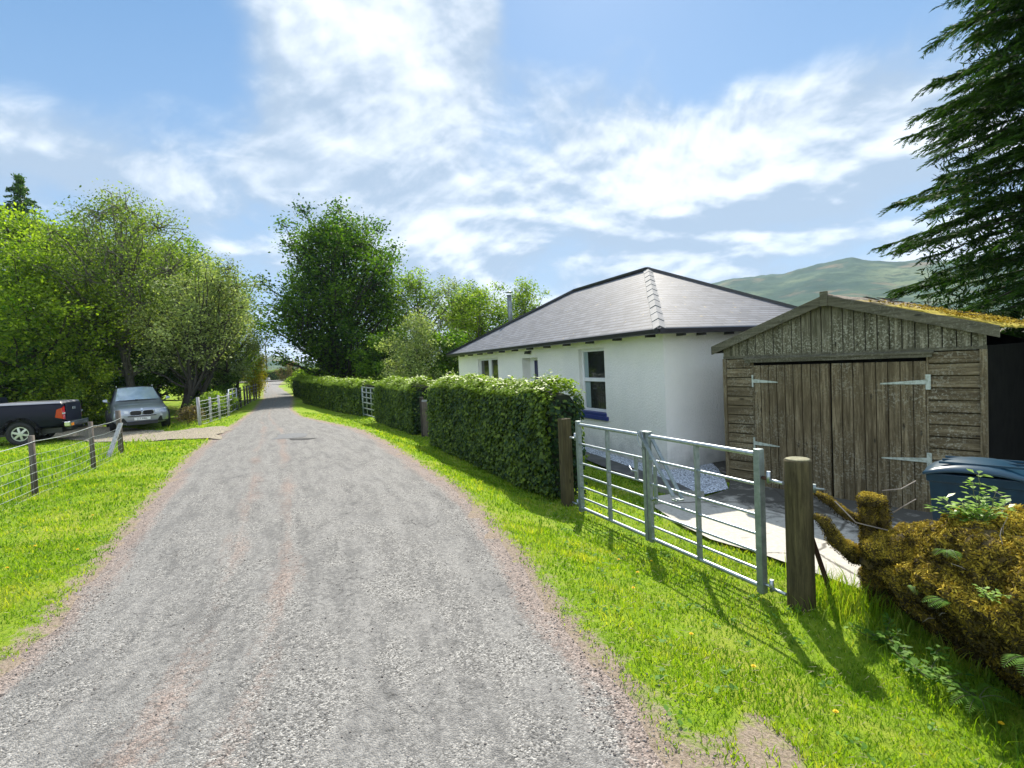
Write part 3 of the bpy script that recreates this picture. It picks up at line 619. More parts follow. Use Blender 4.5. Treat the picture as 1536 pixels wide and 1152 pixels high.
# ------------------------------------------------------------------ cottage (local x: into the house, local y: away along the front wall)
def cottage():
    M = MATS; H = empty('cottage', (2.644, 8.994, 0), 0.39225, 'white harled single storey cottage with grey slate hipped roof behind the clipped hedges', 'house')
    T, S = 4.36, 12.25; WT = 2.42
    # openings in the front wall (y0, y1, z0, z1, depth)
    ops = [(1.88, 2.93, .84, 2.23, .13), (5.08, 6.1, .0, 2.12, .3), (8.0, 9.93, .95, 2.2, .13)]
    ys = sorted({0, S} | {o[0] for o in ops} | {o[1] for o in ops}); zs = sorted({-.3, WT} | {o[2] for o in ops} | {o[3] for o in ops})
    w = MB()
    for a, b in zip(ys, ys[1:]):
        for c, d in zip(zs, zs[1:]):
            cy, cz = (a + b) / 2, (c + d) / 2
            if any(o[0] < cy < o[1] and o[2] < cz < o[3] for o in ops): continue
            w.quad((0, b, c), (0, a, c), (0, a, d), (0, b, d))
    for y0, y1, z0, z1, dp in ops:
        w.quad((0, y0, z0), (dp, y0, z0), (dp, y0, z1), (0, y0, z1)); w.quad((dp, y1, z0), (0, y1, z0), (0, y1, z1), (dp, y1, z1))
        w.quad((0, y0, z1), (dp, y0, z1), (dp, y1, z1), (0, y1, z1)); w.quad((0, y1, z0), (dp, y1, z0), (dp, y0, z0), (0, y0, z0))
    w.quad((0, 0, -.3), (T, 0, -.3), (T, 0, WT), (0, 0, WT)); w.quad((T, 0, -.3), (T, S, -.3), (T, S, WT), (T, 0, WT)); w.quad((T, S, -.3), (0, S, -.3), (0, S, WT), (T, S, WT))
    w.build('wall', M['wall'], H)
    # the shallow painted band and soffit under the eaves
    sb = MB(); o_ = .30
    sb.box(-o_, -.002, -o_, S + o_, 2.40, 2.415); sb.box(-.002, T + o_, -o_, -.002, 2.40, 2.415); sb.box(T + .002, T + o_, .0, S, 2.40, 2.415); sb.build('soffit', M['upvc'], H)
    # roof
    o = .33; ez = 2.47; h = 1.62; xr = 2.35 - o; s1 = 3.3 - o; s2 = s1 + 3.5
    A = Vector((-o, -o, ez)); B = Vector((2 * xr + o, -o, ez)); Cc = Vector((2 * xr + o, S + o, ez)); D = Vector((-o, S + o, ez)); P = Vector((xr, s1, ez + h)); Q = Vector((xr, s2, ez + h))
    V = []; F = []; UV = []
    def slope(poly, e0, e1, top):
        ux = (e1 - e0).normalized(); nn = (e1 - e0).cross(top - e0).normalized(); vy = nn.cross(ux)
        b = len(V)
        for p in poly: V.append(tuple(p)); UV.append(((p - e0).dot(ux), (p - e0).dot(vy)))
        F.append(tuple(range(b, b + len(poly))))
    slope([D, A, P, Q], D, A, Q); slope([A, B, P], A, B, P); slope([B, Cc, Q, P], B, Cc, P); slope([Cc, D, Q], Cc, D, Q)
    me = bpy.data.meshes.new('roof'); me.from_pydata(V, [], F); l = me.uv_layers.new(name='UVMap')
    for lp in me.loops: l.data[lp.index].uv = UV[lp.vertex_index]
    roof = link_mesh('roof', me, M['slate'], H)
    cap = MB(); rd = random.Random(3)
    def caps(a, b, r, step, m):
        d = (b - a); L = d.length; n = int(L / step); d.normalize(); side = d.cross(Vector((0, 0, 1))).normalized(); up = side.cross(d)
        for i in range(n + 1):
            p = a + d * (i * step); q = a + d * min(L, i * step + step + .03); w_ = r * (1 + rd.uniform(-.04, .04)); k = rd.uniform(0, .004)
            for sgn in (-1, 1):
                vs0 = [p + up * (.035 + k), p + side * sgn * w_ - up * (w_ * .42 - .02 - k), q + side * sgn * w_ - up * (w_ * .42 - .008 - k), q + up * (.023 + k)]
                cap.add(vs0 + [v - up * .02 for v in vs0], [(0, 1, 2, 3), (4, 7, 6, 5), (0, 4, 5, 1), (1, 5, 6, 2), (2, 6, 7, 3), (3, 7, 4, 0)])
    caps(A, P, .105, .40, 0); cap.build('hip_tile', M['ridge'], roof)
    dk = MB()
    for a, b in ((P, B), (P, Q), (Q, D), (Q, Cc)): dk.beam(a + Vector((0, 0, .012)), b + Vector((0, 0, .012)), .15, .06)
    dk.build('ridge', M['black'], roof)
    g = MB()
    # gutters: half-round troughs on the two visible eaves, fascia behind
    def gutter(a, b):
        d = (b - a).normalized(); side = Vector((0, 0, 1)).cross(d).normalized()
        prof = [(0, 0), (-.045, -.02), (-.062, -.06), (-.045, -.095), (0, -.105), (.03, -.09), (.035, -.02)]
        V = [];
        for p in (a, b):
            for u, z in prof: V.append(p + side * u + Vector((0, 0, z)))
        n = len(prof); g.add(V, [(i, (i + 1) % n, n + (i + 1) % n, n + i) for i in range(n)] + [tuple(range(n)), tuple(reversed(range(n, 2 * n)))])
    e = .02
    gutter(Vector((-o - e, -o - .08, ez)), Vector((-o - e, S + o, ez))); gutter(Vector((2 * xr + o, -o - e, ez - .001)), Vector((-o - .08, -o - e, ez - .001)))
    g.build('gutter', M['black'], H)
    for i in range(13): MB().box(-.30, -.12, .05 + i, .11 + i, 2.33, 2.398).build('rafter_end', M['black'], H)
    for x in (.18, .62, 1.25, 1.95, 2.7, 3.4): MB().box(x, x + .06, -.30, -.12, 2.33, 2.398).build('rafter_end', M['black'], H)
    # near window: a sash pair
    def frame(name, y0, y1, z0, z1, x, wd, m):
        f = MB(); f.box(x, x + .05, y0, y0 + wd, z0, z1); f.box(x, x + .05, y1 - wd, y1, z0, z1); f.box(x, x + .05, y0 + wd, y1 - wd, z0, z0 + wd); f.box(x, x + .05, y0 + wd, y1 - wd, z1 - wd, z1); return f
    f = frame('f', 1.88, 2.93, .87, 2.23, .085, .06, None); f.box(.07, .135, 1.94, 2.87, 1.52, 1.60)
    wo = f.build('window', M['upvc'], H, bevel=.004)
    gl = MB(); gl.quad((.12, 2.87, .93), (.12, 1.94, .93), (.12, 1.94, 1.53), (.12, 2.87, 1.53)); gl.quad((.11, 2.87, 1.59), (.11, 1.94, 1.59), (.11, 1.94, 2.17), (.11, 2.87, 2.17)); gl.build('pane', M['glass'], wo)
    cu = MB()
    V = [];
    for i in range(17):
        y = 2.86 - i * .011 * 1.5; x = .105 + .006 * math.sin(i * 1.4) + .004
        V += [(x, y, .94), (x, y, 2.16)]
    s = MB(); s.box(-.05, .12, 1.80, 3.0, .72, .80); s.box(-.035, .13, 1.87, 2.94, .80, .868); s.build('sill', M['sill'], wo, bevel=.006)
    cu = MB(); cu.box(.114, .118, 2.66, 2.86, .94, 1.52); cu.box(.104, .108, 2.70, 2.86, 1.60, 2.165); cu.build('curtain', M['curtain'], wo)
    # door in its deep recess
    d = MB(); d.box(.25, .31, 5.08, 5.14, 0, 2.12); d.box(.25, .31, 6.04, 6.1, 0, 2.12); d.box(.25, .31, 5.14, 6.04, 2.05, 2.12); d.box(.26, .30, 5.86, 6.04, 0, 2.05)
    dr = d.build('door', M['upvc'], H)
    dd = MB(); dd.box(.268, .292, 5.14, 5.86, 0, 2.03); dd.box(.262, .268, 5.24, 5.74, .25, .9); dd.build('door_leaf', M['door_blue'], dr)
    # far window: two lights with a mullion
    f = frame('f', 8.0, 9.93, .98, 2.2, .085, .06, None); f.box(.08, .135, 8.82, 9.06, 1.04, 2.14)
    w2 = f.build('window', M['upvc'], H)
    gl = MB(); gl.quad((.115, 9.87, 1.04), (.115, 9.06, 1.04), (.115, 9.06, 2.14), (.115, 9.87, 2.14)); gl.quad((.115, 8.82, 1.04), (.115, 8.06, 1.04), (.115, 8.06, 2.14), (.115, 8.82, 2.14)); gl.build('pane', M['glass'], w2)
    s = MB(); s.box(-.05, .12, 7.92, 10.0, .85, .93); s.build('sill', M['sill'], w2)
    fl = MB(); p = Vector((1.5, 10.4, 2.95)); fl.tube([p, p + Vector((0, 0, 1.52))], .085, 14); fl.tube([p + Vector((0, 0, 1.52)), p + Vector((0, 0, 1.55))], .095, 14)
    for a in range(3): fl.beam(p + Vector((.06 * math.cos(a * 2.1), .06 * math.sin(a * 2.1), 1.54)), p + Vector((.06 * math.cos(a * 2.1), .06 * math.sin(a * 2.1), 1.64)), .012, .012)
    fl.tube([p + Vector((0, 0, 1.63)), p + Vector((0, 0, 1.65)), p + Vector((0, 0, 1.68))], [.13, .13, .03], 14)
    fl.build('flue', M['flue'], H)
    lt = MB(); lt.box(-.10, -.003, 5.45, 5.68, 2.27, 2.31); lt.box(-.12, -.02, 5.47, 5.66, 2.23, 2.27); lt.build('porch_light', M['black'], H)
cottage()
def path_edge():
    k = MB(); pts = [(2.0, 7.93), (2.3, 7.30), (2.6, 7.17)]
    for a, b in zip(pts, pts[1:]): k.beam((*a, .03), (*b, .03), .05, .12)
    tag(k.build('edging_kerb', MATS['kerb']), 'pale concrete edging strip at the corner of the paved path', 'kerb')
path_edge()

# ------------------------------------------------------------------ shed (local x along the front to the right, local y back)
def shed():
    M = MATS; H = empty('shed', (3.364, 8.208, 0), -0.89485, 'weathered timber shed with double doors and mossy felt roof, its side walls coloured black for shade', 'shed')
    W, Dp = 3.10, 3.7; ZB = -.12; WT = 1.945; RZ = 2.66; XR = 1.49; rd = random.Random(5)
    # horizontal boards either side of the doors
    for x0, x1, n in ((.045, .46, 14), (2.57, 3.04, 14)):
        b = MB(); hh = (1.90 - ZB) / n
        for i in range(n):
            z0 = ZB + i * hh; b.add([(x0, .0, z0), (x1, .0, z0), (x1, -.004, z0), (x0, -.004, z0), (x0, .0, z0 + hh - .006), (x1, 0, z0 + hh - .006), (x1, -.016 * 0 - .022, z0 + .012), (x0, -.022, z0 + .012), (x0, -.008, z0 + hh - .008), (x1, -.008, z0 + hh - .008)],
                [(3, 2, 6, 7), (7, 6, 9, 8), (8, 9, 5, 4), (0, 3, 7, 8, 4), (1, 5, 9, 6, 2)])
        b.build('cladding', M['shed_h'], H)
    # back-up wall and sides, shade painted in as near-black
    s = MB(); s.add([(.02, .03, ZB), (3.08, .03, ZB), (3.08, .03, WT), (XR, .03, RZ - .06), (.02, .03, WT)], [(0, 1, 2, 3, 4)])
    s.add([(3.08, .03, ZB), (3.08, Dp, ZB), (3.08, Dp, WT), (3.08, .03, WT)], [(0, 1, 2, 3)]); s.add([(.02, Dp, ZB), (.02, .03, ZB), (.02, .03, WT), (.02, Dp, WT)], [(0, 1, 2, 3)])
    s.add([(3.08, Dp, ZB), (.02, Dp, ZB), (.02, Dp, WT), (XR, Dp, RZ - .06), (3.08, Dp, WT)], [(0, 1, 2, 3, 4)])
    tag(s.build('wall', M['preshaded2'], H), 'side wall of the shed with deep shade put into its black colour')
    ex0, ex1 = -.15, 3.22; ez0, ez1 = 2.12, 2.165
    def rz(x): return RZ + .06 + (ez0 - RZ - .06) * (XR - x) / (XR - ex0) if x < XR else RZ + .06 + (ez1 - RZ - .06) * (x - XR) / (ex1 - XR)
    # gable boards
    g = MB(); n = 24; bw = 3.10 / n
    for i in range(n):
        x0, x1 = i * bw + .004, (i + 1) * bw - .008
        def top(x): return rz(x) - .035
        d = -.018 - rd.uniform(0, .006); z0 = WT - .005
        zt0, zt1 = max(top(x0), z0 + .01), max(top(x1), z0 + .01)
        if x0 < XR < x1: pts = [(x0, z0), (x1, z0), (x1, zt1), (XR, top(XR)), (x0, zt0)]
        else: pts = [(x0, z0), (x1, z0), (x1, zt1), (x0, zt0)]
        k = len(pts); V = [(p[0], d, p[1]) for p in pts] + [(p[0], .02, p[1]) for p in pts]
        g.add(V, [tuple(range(k)), tuple(reversed(range(k, 2 * k)))] + [(j, k + j, k + (j + 1) % k, (j + 1) % k) for j in range(k)])
    g.build('gable_boards', M['shed_g'], H)
    # doors
    def door(x0, x1, n, hx, sgn):
        d = MB(); bw = (x1 - x0) / n
        for i in range(n):
            a, b = x0 + i * bw + .005, x0 + (i + 1) * bw - .006; z = ZB + .03 + rd.uniform(-.012, .012); d.box(a, b, -.034 - rd.uniform(0, .005), -.012, z, 1.79)
        d.box(x0, x1, -.012, .02, ZB + .02, 1.785)
        dr = d.build('door', M['shed_v'], H, bevel=.003)
        for z in (1.56, .62):
            t = MB(); L = .46 if sgn < 0 else .36
            z_ = z if sgn > 0 else z - .02
            pl = -.046 if sgn > 0 else -.046
            t.box(hx - .022 if sgn > 0 else hx, hx if sgn > 0 else hx + .022 * 2.2, -.05, -.036, z_ - .09, z_ + .09)
            V = [(hx, -.049, z_ - .028), (hx + sgn * L, -.049, z_ - .008 - .02), (hx + sgn * L, -.049, z_ + .006 - .02), (hx, -.049, z_ + .028)]; V += [(a, -.042, c) for a, b, c in V]
            t.add(V, [(0, 1, 2, 3), (7, 6, 5, 4), (0, 4, 5, 1), (1, 5, 6, 2), (2, 6, 7, 3), (3, 7, 4, 0)])
            hg = t.build('hinge', M['hinge'], dr)
    door(.47, 1.505, 9, .475, 1); door(1.53, 2.56, 8, 2.555, -1)
    t = MB(); t.box(.0, W, -.03, .0, 1.905, 1.945); t.box(.36, 2.62, -.075, -.03, 1.835, 1.905)
    t.add([(.34, -.03, 1.92), (2.64, -.03, 1.92), (2.64, -.09, 1.895), (.34, -.09, 1.895), (.34, -.03, 1.905), (2.64, -.03, 1.905), (2.64, -.09, 1.88), (.34, -.09, 1.88)], [(0, 3, 2, 1), (4, 5, 6, 7), (0, 4, 7, 3), (3, 7, 6, 2), (2, 6, 5, 1)])
    t.build('lintel', M['shed_trim'], H)
    for a, b in ((-.01, .045), (3.04, 3.10)): MB().box(a, b, -.035, .02, ZB, 1.905).build('corner_post', M['shed_v'], H)
    for a, b in ((.455, .47), (2.56, 2.575)): MB().box(a, b, -.032, 0, ZB, 1.835).build('door_stop', M['shed_v'], H)
    sill = MB(); sill.beam((1.9, -.12, ZB + .03), (2.66, -.2, ZB + .03), .16, .05); sill.build('door_sill', M['post2'], H)
    # roof: two slopes with thickness, then bargeboards
    OH = .09
    def slab(name, xa, xb, m, lump, zadd, nx=22, ny=26):
        V = []
        for j in range(ny + 1):
            for i in range(nx + 1):
                x = xa + (xb - xa) * i / nx; y = -OH + (Dp + .2 + OH) * j / ny
                z = rz(x) + zadd + lump * (mnoise.noise(Vector((x * 6, y * 6, 1))) + .5 * mnoise.noise(Vector((x * 17, y * 17, 4))))
                if j == 0 or i == (nx if xb > xa else 0): y += .03 * mnoise.noise(Vector((x * 9, 3, 1))); z -= .01
                V.append((x, y, z))
        nt_ = len(V); V += [(a, b, min(c - .012, rz(a) - .02)) for a, b, c in V]
        I = lambda i, j: j * (nx + 1) + i
        F = []
        for j in range(ny):
            for i in range(nx):
                q = (I(i, j), I(i + 1, j), I(i + 1, j + 1), I(i, j + 1)); F.append(q); F.append(tuple(nt_ + k for k in reversed(q)))
        for i in range(nx): F.append((I(i, 0), nt_ + I(i, 0), nt_ + I(i + 1, 0), I(i + 1, 0))); F.append((I(i + 1, ny), nt_ + I(i + 1, ny), nt_ + I(i, ny), I(i, ny)))
        for j in range(ny): F.append((I(0, j + 1), nt_ + I(0, j + 1), nt_ + I(0, j), I(0, j))); F.append((I(nx, j), nt_ + I(nx, j), nt_ + I(nx, j + 1), I(nx, j + 1)))
        b = MB(); b.add(V, F, False); return b.build(name, m, H)
    slab('roof', ex0, XR, M['felt'], .004, .0)
    slab('roof', XR, ex1 + .03, M['moss_roof'], .03, .012)
    # clumps of moss standing on the right-hand slope
    n = 2600; px = 1.9 + (ex1 - 1.9) * rng.random(n) ** .6; py = rng.uniform(-OH, Dp, n); nz = np.array([mnoise.noise(Vector((a * 1.6, b * 1.6, 2))) for a, b in zip(px, py)])
    k = nz + (px - 2.6) * .35 > .0; px, py = px[k], py[k]; pz = np.array([rz(v) for v in px]) + .03
    leaf_cloud('moss', np.stack([px, py, pz], 1), .028, MATS['moss'], H, up=.8, spread=.012, k=3, tint=np.full(len(px), .42))
    rr = random.Random(8)
    for i in range(15):     # torn felt edges and old battens lifting
        x = rr.uniform(1.6, 2.9); y = rr.uniform(-.1, 2.2); z = rz(x) + .05; L = rr.uniform(.15, .5)
        MB().beam((x, y, z), (x + rr.uniform(-.05, .05), y + L, z + rr.uniform(-.01, .012)), rr.uniform(.02, .05), .006).build('felt_strip', M['felt'], H)
    bg = MB()
    def barge(xa, xb, drop):
        za, zb = rz(xa) - .01, rz(xb) - .01
        V = [(xa, -OH - .03, za - .13), (xb, -OH - .03, zb - .13), (xb, -OH - .03, zb), (xa, -OH - .03, za)]; V += [(a, -OH - .006, c) for a, b, c in V]
        bg.add(V, [(0, 1, 2, 3), (7, 6, 5, 4), (0, 4, 5, 1), (1, 5, 6, 2), (2, 6, 7, 3), (3, 7, 4, 0)])
    barge(ex0, XR - .03, 0); barge(XR + .03, ex1, 0); bg.box(XR - .04, XR + .05, -OH - .045, -OH - .004, rz(XR) - .16, rz(XR) + .035)
    bg.box(ex0, ex0 + .02, -OH - .03, Dp + .2, rz(ex0) - .12, rz(ex0) - .02)
    bg.build('bargeboard', M['shed_trim'], H, bevel=.004)

shed()

# ------------------------------------------------------------------ gates (local x along the gate from the left post, z up)
def gates():
    M = MATS; G0 = (0.814, 6.779, 0); RZ_ = math.atan2(-2.588, 1.163)
    def half(label, x0, x1, hinge_left):
        g = empty('field_gate', G0, RZ_, label, 'gate', 'pair of galvanised field gates'); 
        st = MB(); s = .03
        hx, fx = (x0, x1) if hinge_left else (x1, x0)
        st.box(hx - s, hx + s, -s, s, .02, 1.21); st.build('stile', M['steel2'], g, bevel=.004)
        st = MB(); st.box(fx - .022, fx + .022, -.022, .022, .03, 1.2); st.build('stile', M['steel2'], g, bevel=.004)
        a, b = x0 + .02, x1 - .02
        for i, z in enumerate((1.165, .915, .66, .50, .35, .205)): MB().tube([(a, 0, z), (b, 0, z)], .021 if i == 0 else .013, 12 if i == 0 else 8, caps=False).build('rail', M['steel'], g)
        MB().tube([(a, 0, .07), (b, 0, .07)], .02, 12, caps=False).build('rail', M['steel'], g)
        mx = (x0 + x1) / 2 + (-.02 if hinge_left else .0); st = MB(); st.box(mx - .012, mx + .012, -.024, .024, .07, 1.15); st.build('brace', M['steel2'], g)
        # hinge pins towards the post
        sg = -1 if hinge_left else 1; h = MB()
        for z in (.98, .1):
            h = MB(); h.tube([(hx, 0, z), (hx + sg * .09, 0, z)], .012, 8); h.tube([(hx + sg * .09, 0, z - .035), (hx + sg * .09, 0, z + .06)], .017, 10)
            h.tube([(hx + sg * .09, 0, z - .01), (hx + sg * .22, 0, z - .01)], .014, 8); h.build('hinge', M['steel'], g)
        if not hinge_left:
            h = MB(); h.tube([(hx + .03, 0, 1.0 - .02), (hx + .09, 0, .98)], .015, 8); h.build('hinge_bolt', M['rust'], g)
        return g
    g1 = half('left galvanised field gate half, hung from the square timber post by the hedge end', 0.05, 1.385, True)
    g2 = half('right galvanised field gate half with the steel drop bar, hung from the round timber post', 1.45, 2.83, False)
    # drop-over latch on the meeting stiles: a long folded flat bar
    l = MB(); l.box(1.36, 1.48, -.034, .034, 1.2, 1.212); l.beam((1.34, -.04, 1.21), (1.875, -.06, .62), .012, .04, (0, 1, 0)); l.beam((1.40, .04, 1.21), (1.90, .03, .58), .012, .04, (0, 1, 0))
    l.box(1.855, 1.915, -.065, .035, .575, .59); l.build('drop_bar', M['steel2'], g2)
    l = MB(); l.tube([(1.31, -.03, 1.17), (1.33, -.04, 1.1), (1.40, -.045, 1.02), (1.43, -.04, 1.06), (1.38, -.03, 1.22)], .006, 6); l.build('latch_loop', M['steel'], g2)
    l = MB(); l.tube([(1.5, -.02, .49), (1.56, -.02, .53), (1.6, -.02, .53)], .009, 6); l.build('latch_loop', M['steel'], g2)
    l = MB(); l.box(1.205, 1.25, -.01, .01, .66, .90); l.build('catch_plate', M['steel2'], g1)
    l = MB(); l.box(1.52, 1.56, -.01, .01, .46, .86); l.build('catch_plate', M['steel2'], g2)
    l = MB(); l.tube([(1.12, -.012, .79), (1.16, -.012, .75), (1.25, -.012, .76)], .01, 6); l.build('catch_hook', M['steel'], g1)
    # posts
    p = MB(); p.box(-.07, .07, -.07, .07, -.25, 1.2); o = p.build('gate_post', M['post'], bevel=.008); o.location = (.70, 7.2, 0); o.rotation_euler = (0, 0, RZ_)
    tag(o, 'square dark timber gate post at the near end of the tall hedge', 'post')
    pr = empty('gate_post', (2.2, 4.03, 0), 0, 'round weathered timber gate post with pale cut top, beside the mossy stump', 'post')
    p = MB(); zs = [-.25, 0, .3, .6, .9, 1.13]; p.tube([(.0, 0, z) for z in zs] + [(0, 0, 1.145)], [.104, .102, .1, .1, .1, .1, .094], 20); p.build('shaft', M['post'], pr)
    p = MB(); p.tube([(0, 0, 1.146), (0, 0, 1.152)], [.093, .08], 20); p.build('cut_top', M['post_end'], pr)
    p = MB(); p.tube([(.08, -.03, .92), (.17, -.05, .91)], .009, 8); p.tube([(.10, -.03, .885), (.10, -.03, .95)], .02, 8); p.build('bolt', M['steel2'], pr)
    b = MB(); b.beam((2.24, 4.1, .80), (2.52, 4.14, -.05), .022, .03); tag(b.build('iron_bar', M['rust']), 'rusty iron bar leaning behind the round gate post', 'bar')
gates()

# ------------------------------------------------------------------ foliage
LEAF = dict(
    bright=leaf_mat('leaves_bright', (.035, .085, .008), (.32, .41, .04), .48),
    olive=leaf_mat('leaves_olive', (.06, .105, .022), (.24, .32, .07), .45, (1.4, 1.5, .5)),
    willow=leaf_mat('leaves_willow', (.08, .125, .035), (.42, .48, .19), .4, (1.4, 1.5, .7)),
    syc=leaf_mat('leaves_sycamore', (.012, .045, .006), (.17, .29, .022), .40),
    light=leaf_mat('leaves_light', (.06, .12, .015), (.34, .44, .08), .48),
    dark=leaf_mat('leaves_dark', (.022, .055, .010), (.09, .155, .025), .35),
    golden=leaf_mat('leaves_golden', (.20, .21, .010), (.55, .52, .03), .45, (1.3, 1.2, .4)),
    beech=leaf_mat('leaves_beech', (.010, .038, .007), (.29, .40, .030), .35, rough=.5, spec=.3),
    brown=leaf_mat('leaves_brown', (.09, .06, .03), (.24, .19, .08), .3),
    conifer=leaf_mat('needles', (.02, .06, .02), (.11, .19, .05), .28, rough=.5),
    cedar=leaf_mat('cedar_sprays', (.005, .022, .005), (.055, .12, .012), .24, rough=.7, spec=.1),
    rose=leaf_mat('rose_leaves', (.09, .18, .03), (.36, .50, .12), .4, rough=.4, spec=.5),
    fern=leaf_mat('fern', (.03, .10, .012), (.15, .28, .03), .4))

def tubes_np(name, polys, m, parent, n=6):
    """polys: list of (points, radii)"""
    V = []; F = []; b = 0
    for P, rr in polys:
        P = np.asarray(P, float); k = len(P); T = np.gradient(P, axis=0); T /= np.linalg.norm(T, axis=1)[:, None] + 1e-9
        ref = np.array([0, 0, 1.]) if abs(T[0, 2]) < .8 else np.array([1., 0, 0])
        A = np.cross(T, ref); A /= np.linalg.norm(A, axis=1)[:, None] + 1e-9; B = np.cross(T, A)
        nn = n if rr[0] > .03 else 3
        t = np.linspace(0, 2 * np.pi, nn, endpoint=False)
        V.append((P[:, None] + (A[:, None] * np.cos(t)[None, :, None] + B[:, None] * np.sin(t)[None, :, None]) * np.asarray(rr)[:, None, None]).reshape(-1, 3))
        i, j = np.meshgrid(np.arange(k - 1), np.arange(nn), indexing='ij'); i, j = i.ravel(), j.ravel(); j2 = (j + 1) % nn
        F.append(b + np.stack([i * nn + j, i * nn + j2, (i + 1) * nn + j2, (i + 1) * nn + j], 1)); b += k * nn
    return np_mesh(name, np.concatenate(V), np.concatenate(F), m, parent, smooth=True)

def wig(a, b, k, amp, rg):
    a = np.array(a, float); b = np.array(b, float); t = np.linspace(0, 1, k)[:, None]; L = np.linalg.norm(b - a)
    o = np.cumsum(rg.normal(0, amp * L / k, (k, 3)), 0); o -= t * o[-1]; return a + (b - a) * t + o

def make_tree(name, label, x, y, H, Rr, cb, nlobes, nleaf, size, lm, bark='bark', group=None, stems=1, lean=(0, 0), seed=1, dens=1., cat='tree', trunk_r=None, profile=1.0, twig=.5, lobe=.33, up=.35, spread=.16, flat=.8, z=None):
    """tapered trunk, limbs to every lobe of the crown, leaf clusters on the twigs"""
    rg = np.random.default_rng(seed); z0 = zf1(x, y) if z is None else z
    T = empty(name, (x, y, z0), 0, label, cat, group)
    polys = []; r0 = trunk_r or H * .018; cz = (cb + H) / 2; hz = (H - cb) / 2
    lobes = []
    for i in range(nlobes):
        u = 1 - 2 * (i + .5) / nlobes; ph = i * 2.39996 + rg.uniform(-.3, .3); rad = math.sqrt(1 - u * u)
        k = rg.uniform(.55, .80); w = 1.0 if u < 0 else (1 - u) ** (.25 * (profile)) if profile else 1
        c = np.array([math.cos(ph) * rad * Rr * k * w + lean[0] * (.5 + u * .5), math.sin(ph) * rad * Rr * k * w + lean[1] * (.5 + u * .5), cz + u * hz * .80 * rg.uniform(.9, 1.08)])
        lobes.append((c, np.array([Rr, Rr, hz * .9]) * lobe * rg.uniform(.7, 1.2)))
    lobes.append((np.array([lean[0] * .5, lean[1] * .5, cz]), np.array([Rr, Rr, hz]) * .45))
    for i in range(int(nlobes * 1.1)):      # boughs that stick out past the even outline
        u = rg.uniform(-.75, .98); ph = rg.uniform(0, 6.283); rad = math.sqrt(1 - u * u); k = rg.uniform(.85, 1.16)
        lobes.append((np.array([math.cos(ph) * rad * Rr * k + lean[0] * (.5 + u * .5), math.sin(ph) * rad * Rr * k + lean[1] * (.5 + u * .5), cz + u * hz * k * .97]), np.array([Rr * 1.1, Rr * 1.1, hz * .6]) * lobe * rg.uniform(.28, .5)))
    tr = []
    for s in range(stems):
        a = 2 * math.pi * s / stems + seed; off = 0 if stems == 1 else .25
        top = np.array([lean[0] * .8 + (math.cos(a) * Rr * .35 if stems > 1 else 0), lean[1] * .8 + (math.sin(a) * Rr * .35 if stems > 1 else 0), H * (.86 if stems == 1 else rg.uniform(.6, .85))])
        P = wig((math.cos(a) * off, math.sin(a) * off, -.15), top, 9, .12, rg); rr = r0 / math.sqrt(stems) * np.linspace(1.15, .12, 9) ** .9; rr[0] *= 1.35; polys.append((P, rr)); tr.append((P, rr))
    for c, rad in lobes:
        P, rr = tr[rg.integers(len(tr))]; h = np.clip((c[2] - .35 * np.hypot(c[0], c[1])) / H, .18, .82); i = int(np.clip(h * 8, 1, 7)); st = P[i]
        mid = (st + c) / 2 + np.array([0, 0, -.05 * H * rg.random()]); Q = np.concatenate([wig(st, mid, 4, .15, rg), wig(mid, c, 4, .2, rg)[1:]]); q0 = min(rr[i] * .62, r0 * .5); polys.append((Q, np.linspace(q0, q0 * .25, 7)))
    cl = []; tint = []
    vol = np.array([np.prod(r) ** (2 / 3) for _, r in lobes]); vol /= vol.sum(); ncl = max(20, int(nleaf / 9)); i = 0
    for (c, rad), v in zip(lobes, vol):
        k = max(2, int(ncl * v)); d = rg.normal(0, 1, (k, 3)); d /= np.linalg.norm(d, axis=1)[:, None]; rr_ = rg.random(k) ** .45
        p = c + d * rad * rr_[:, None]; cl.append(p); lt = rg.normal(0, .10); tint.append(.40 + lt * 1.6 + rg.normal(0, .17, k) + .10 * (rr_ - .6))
        for j in range(int(k * twig * .35)):
            q = p[j]; polys.append((wig(c + (q - c) * .1, q + (q - c) * .12, 4, .25, rg), np.array([.02, .014, .009, .004]) * max(.7, H / 8)))
    cl = np.concatenate(cl); tint = np.concatenate(tint); k = cl[:, 2] > .15; cl, tint = cl[k], tint[k]
    tubes_np('trunk', polys, MATS['bark_d' if bark == 'dark' else 'bark'], T)
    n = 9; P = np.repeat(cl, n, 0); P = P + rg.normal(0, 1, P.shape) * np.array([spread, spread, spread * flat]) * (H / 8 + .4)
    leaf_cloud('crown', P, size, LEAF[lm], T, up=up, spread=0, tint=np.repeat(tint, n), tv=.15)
    return T

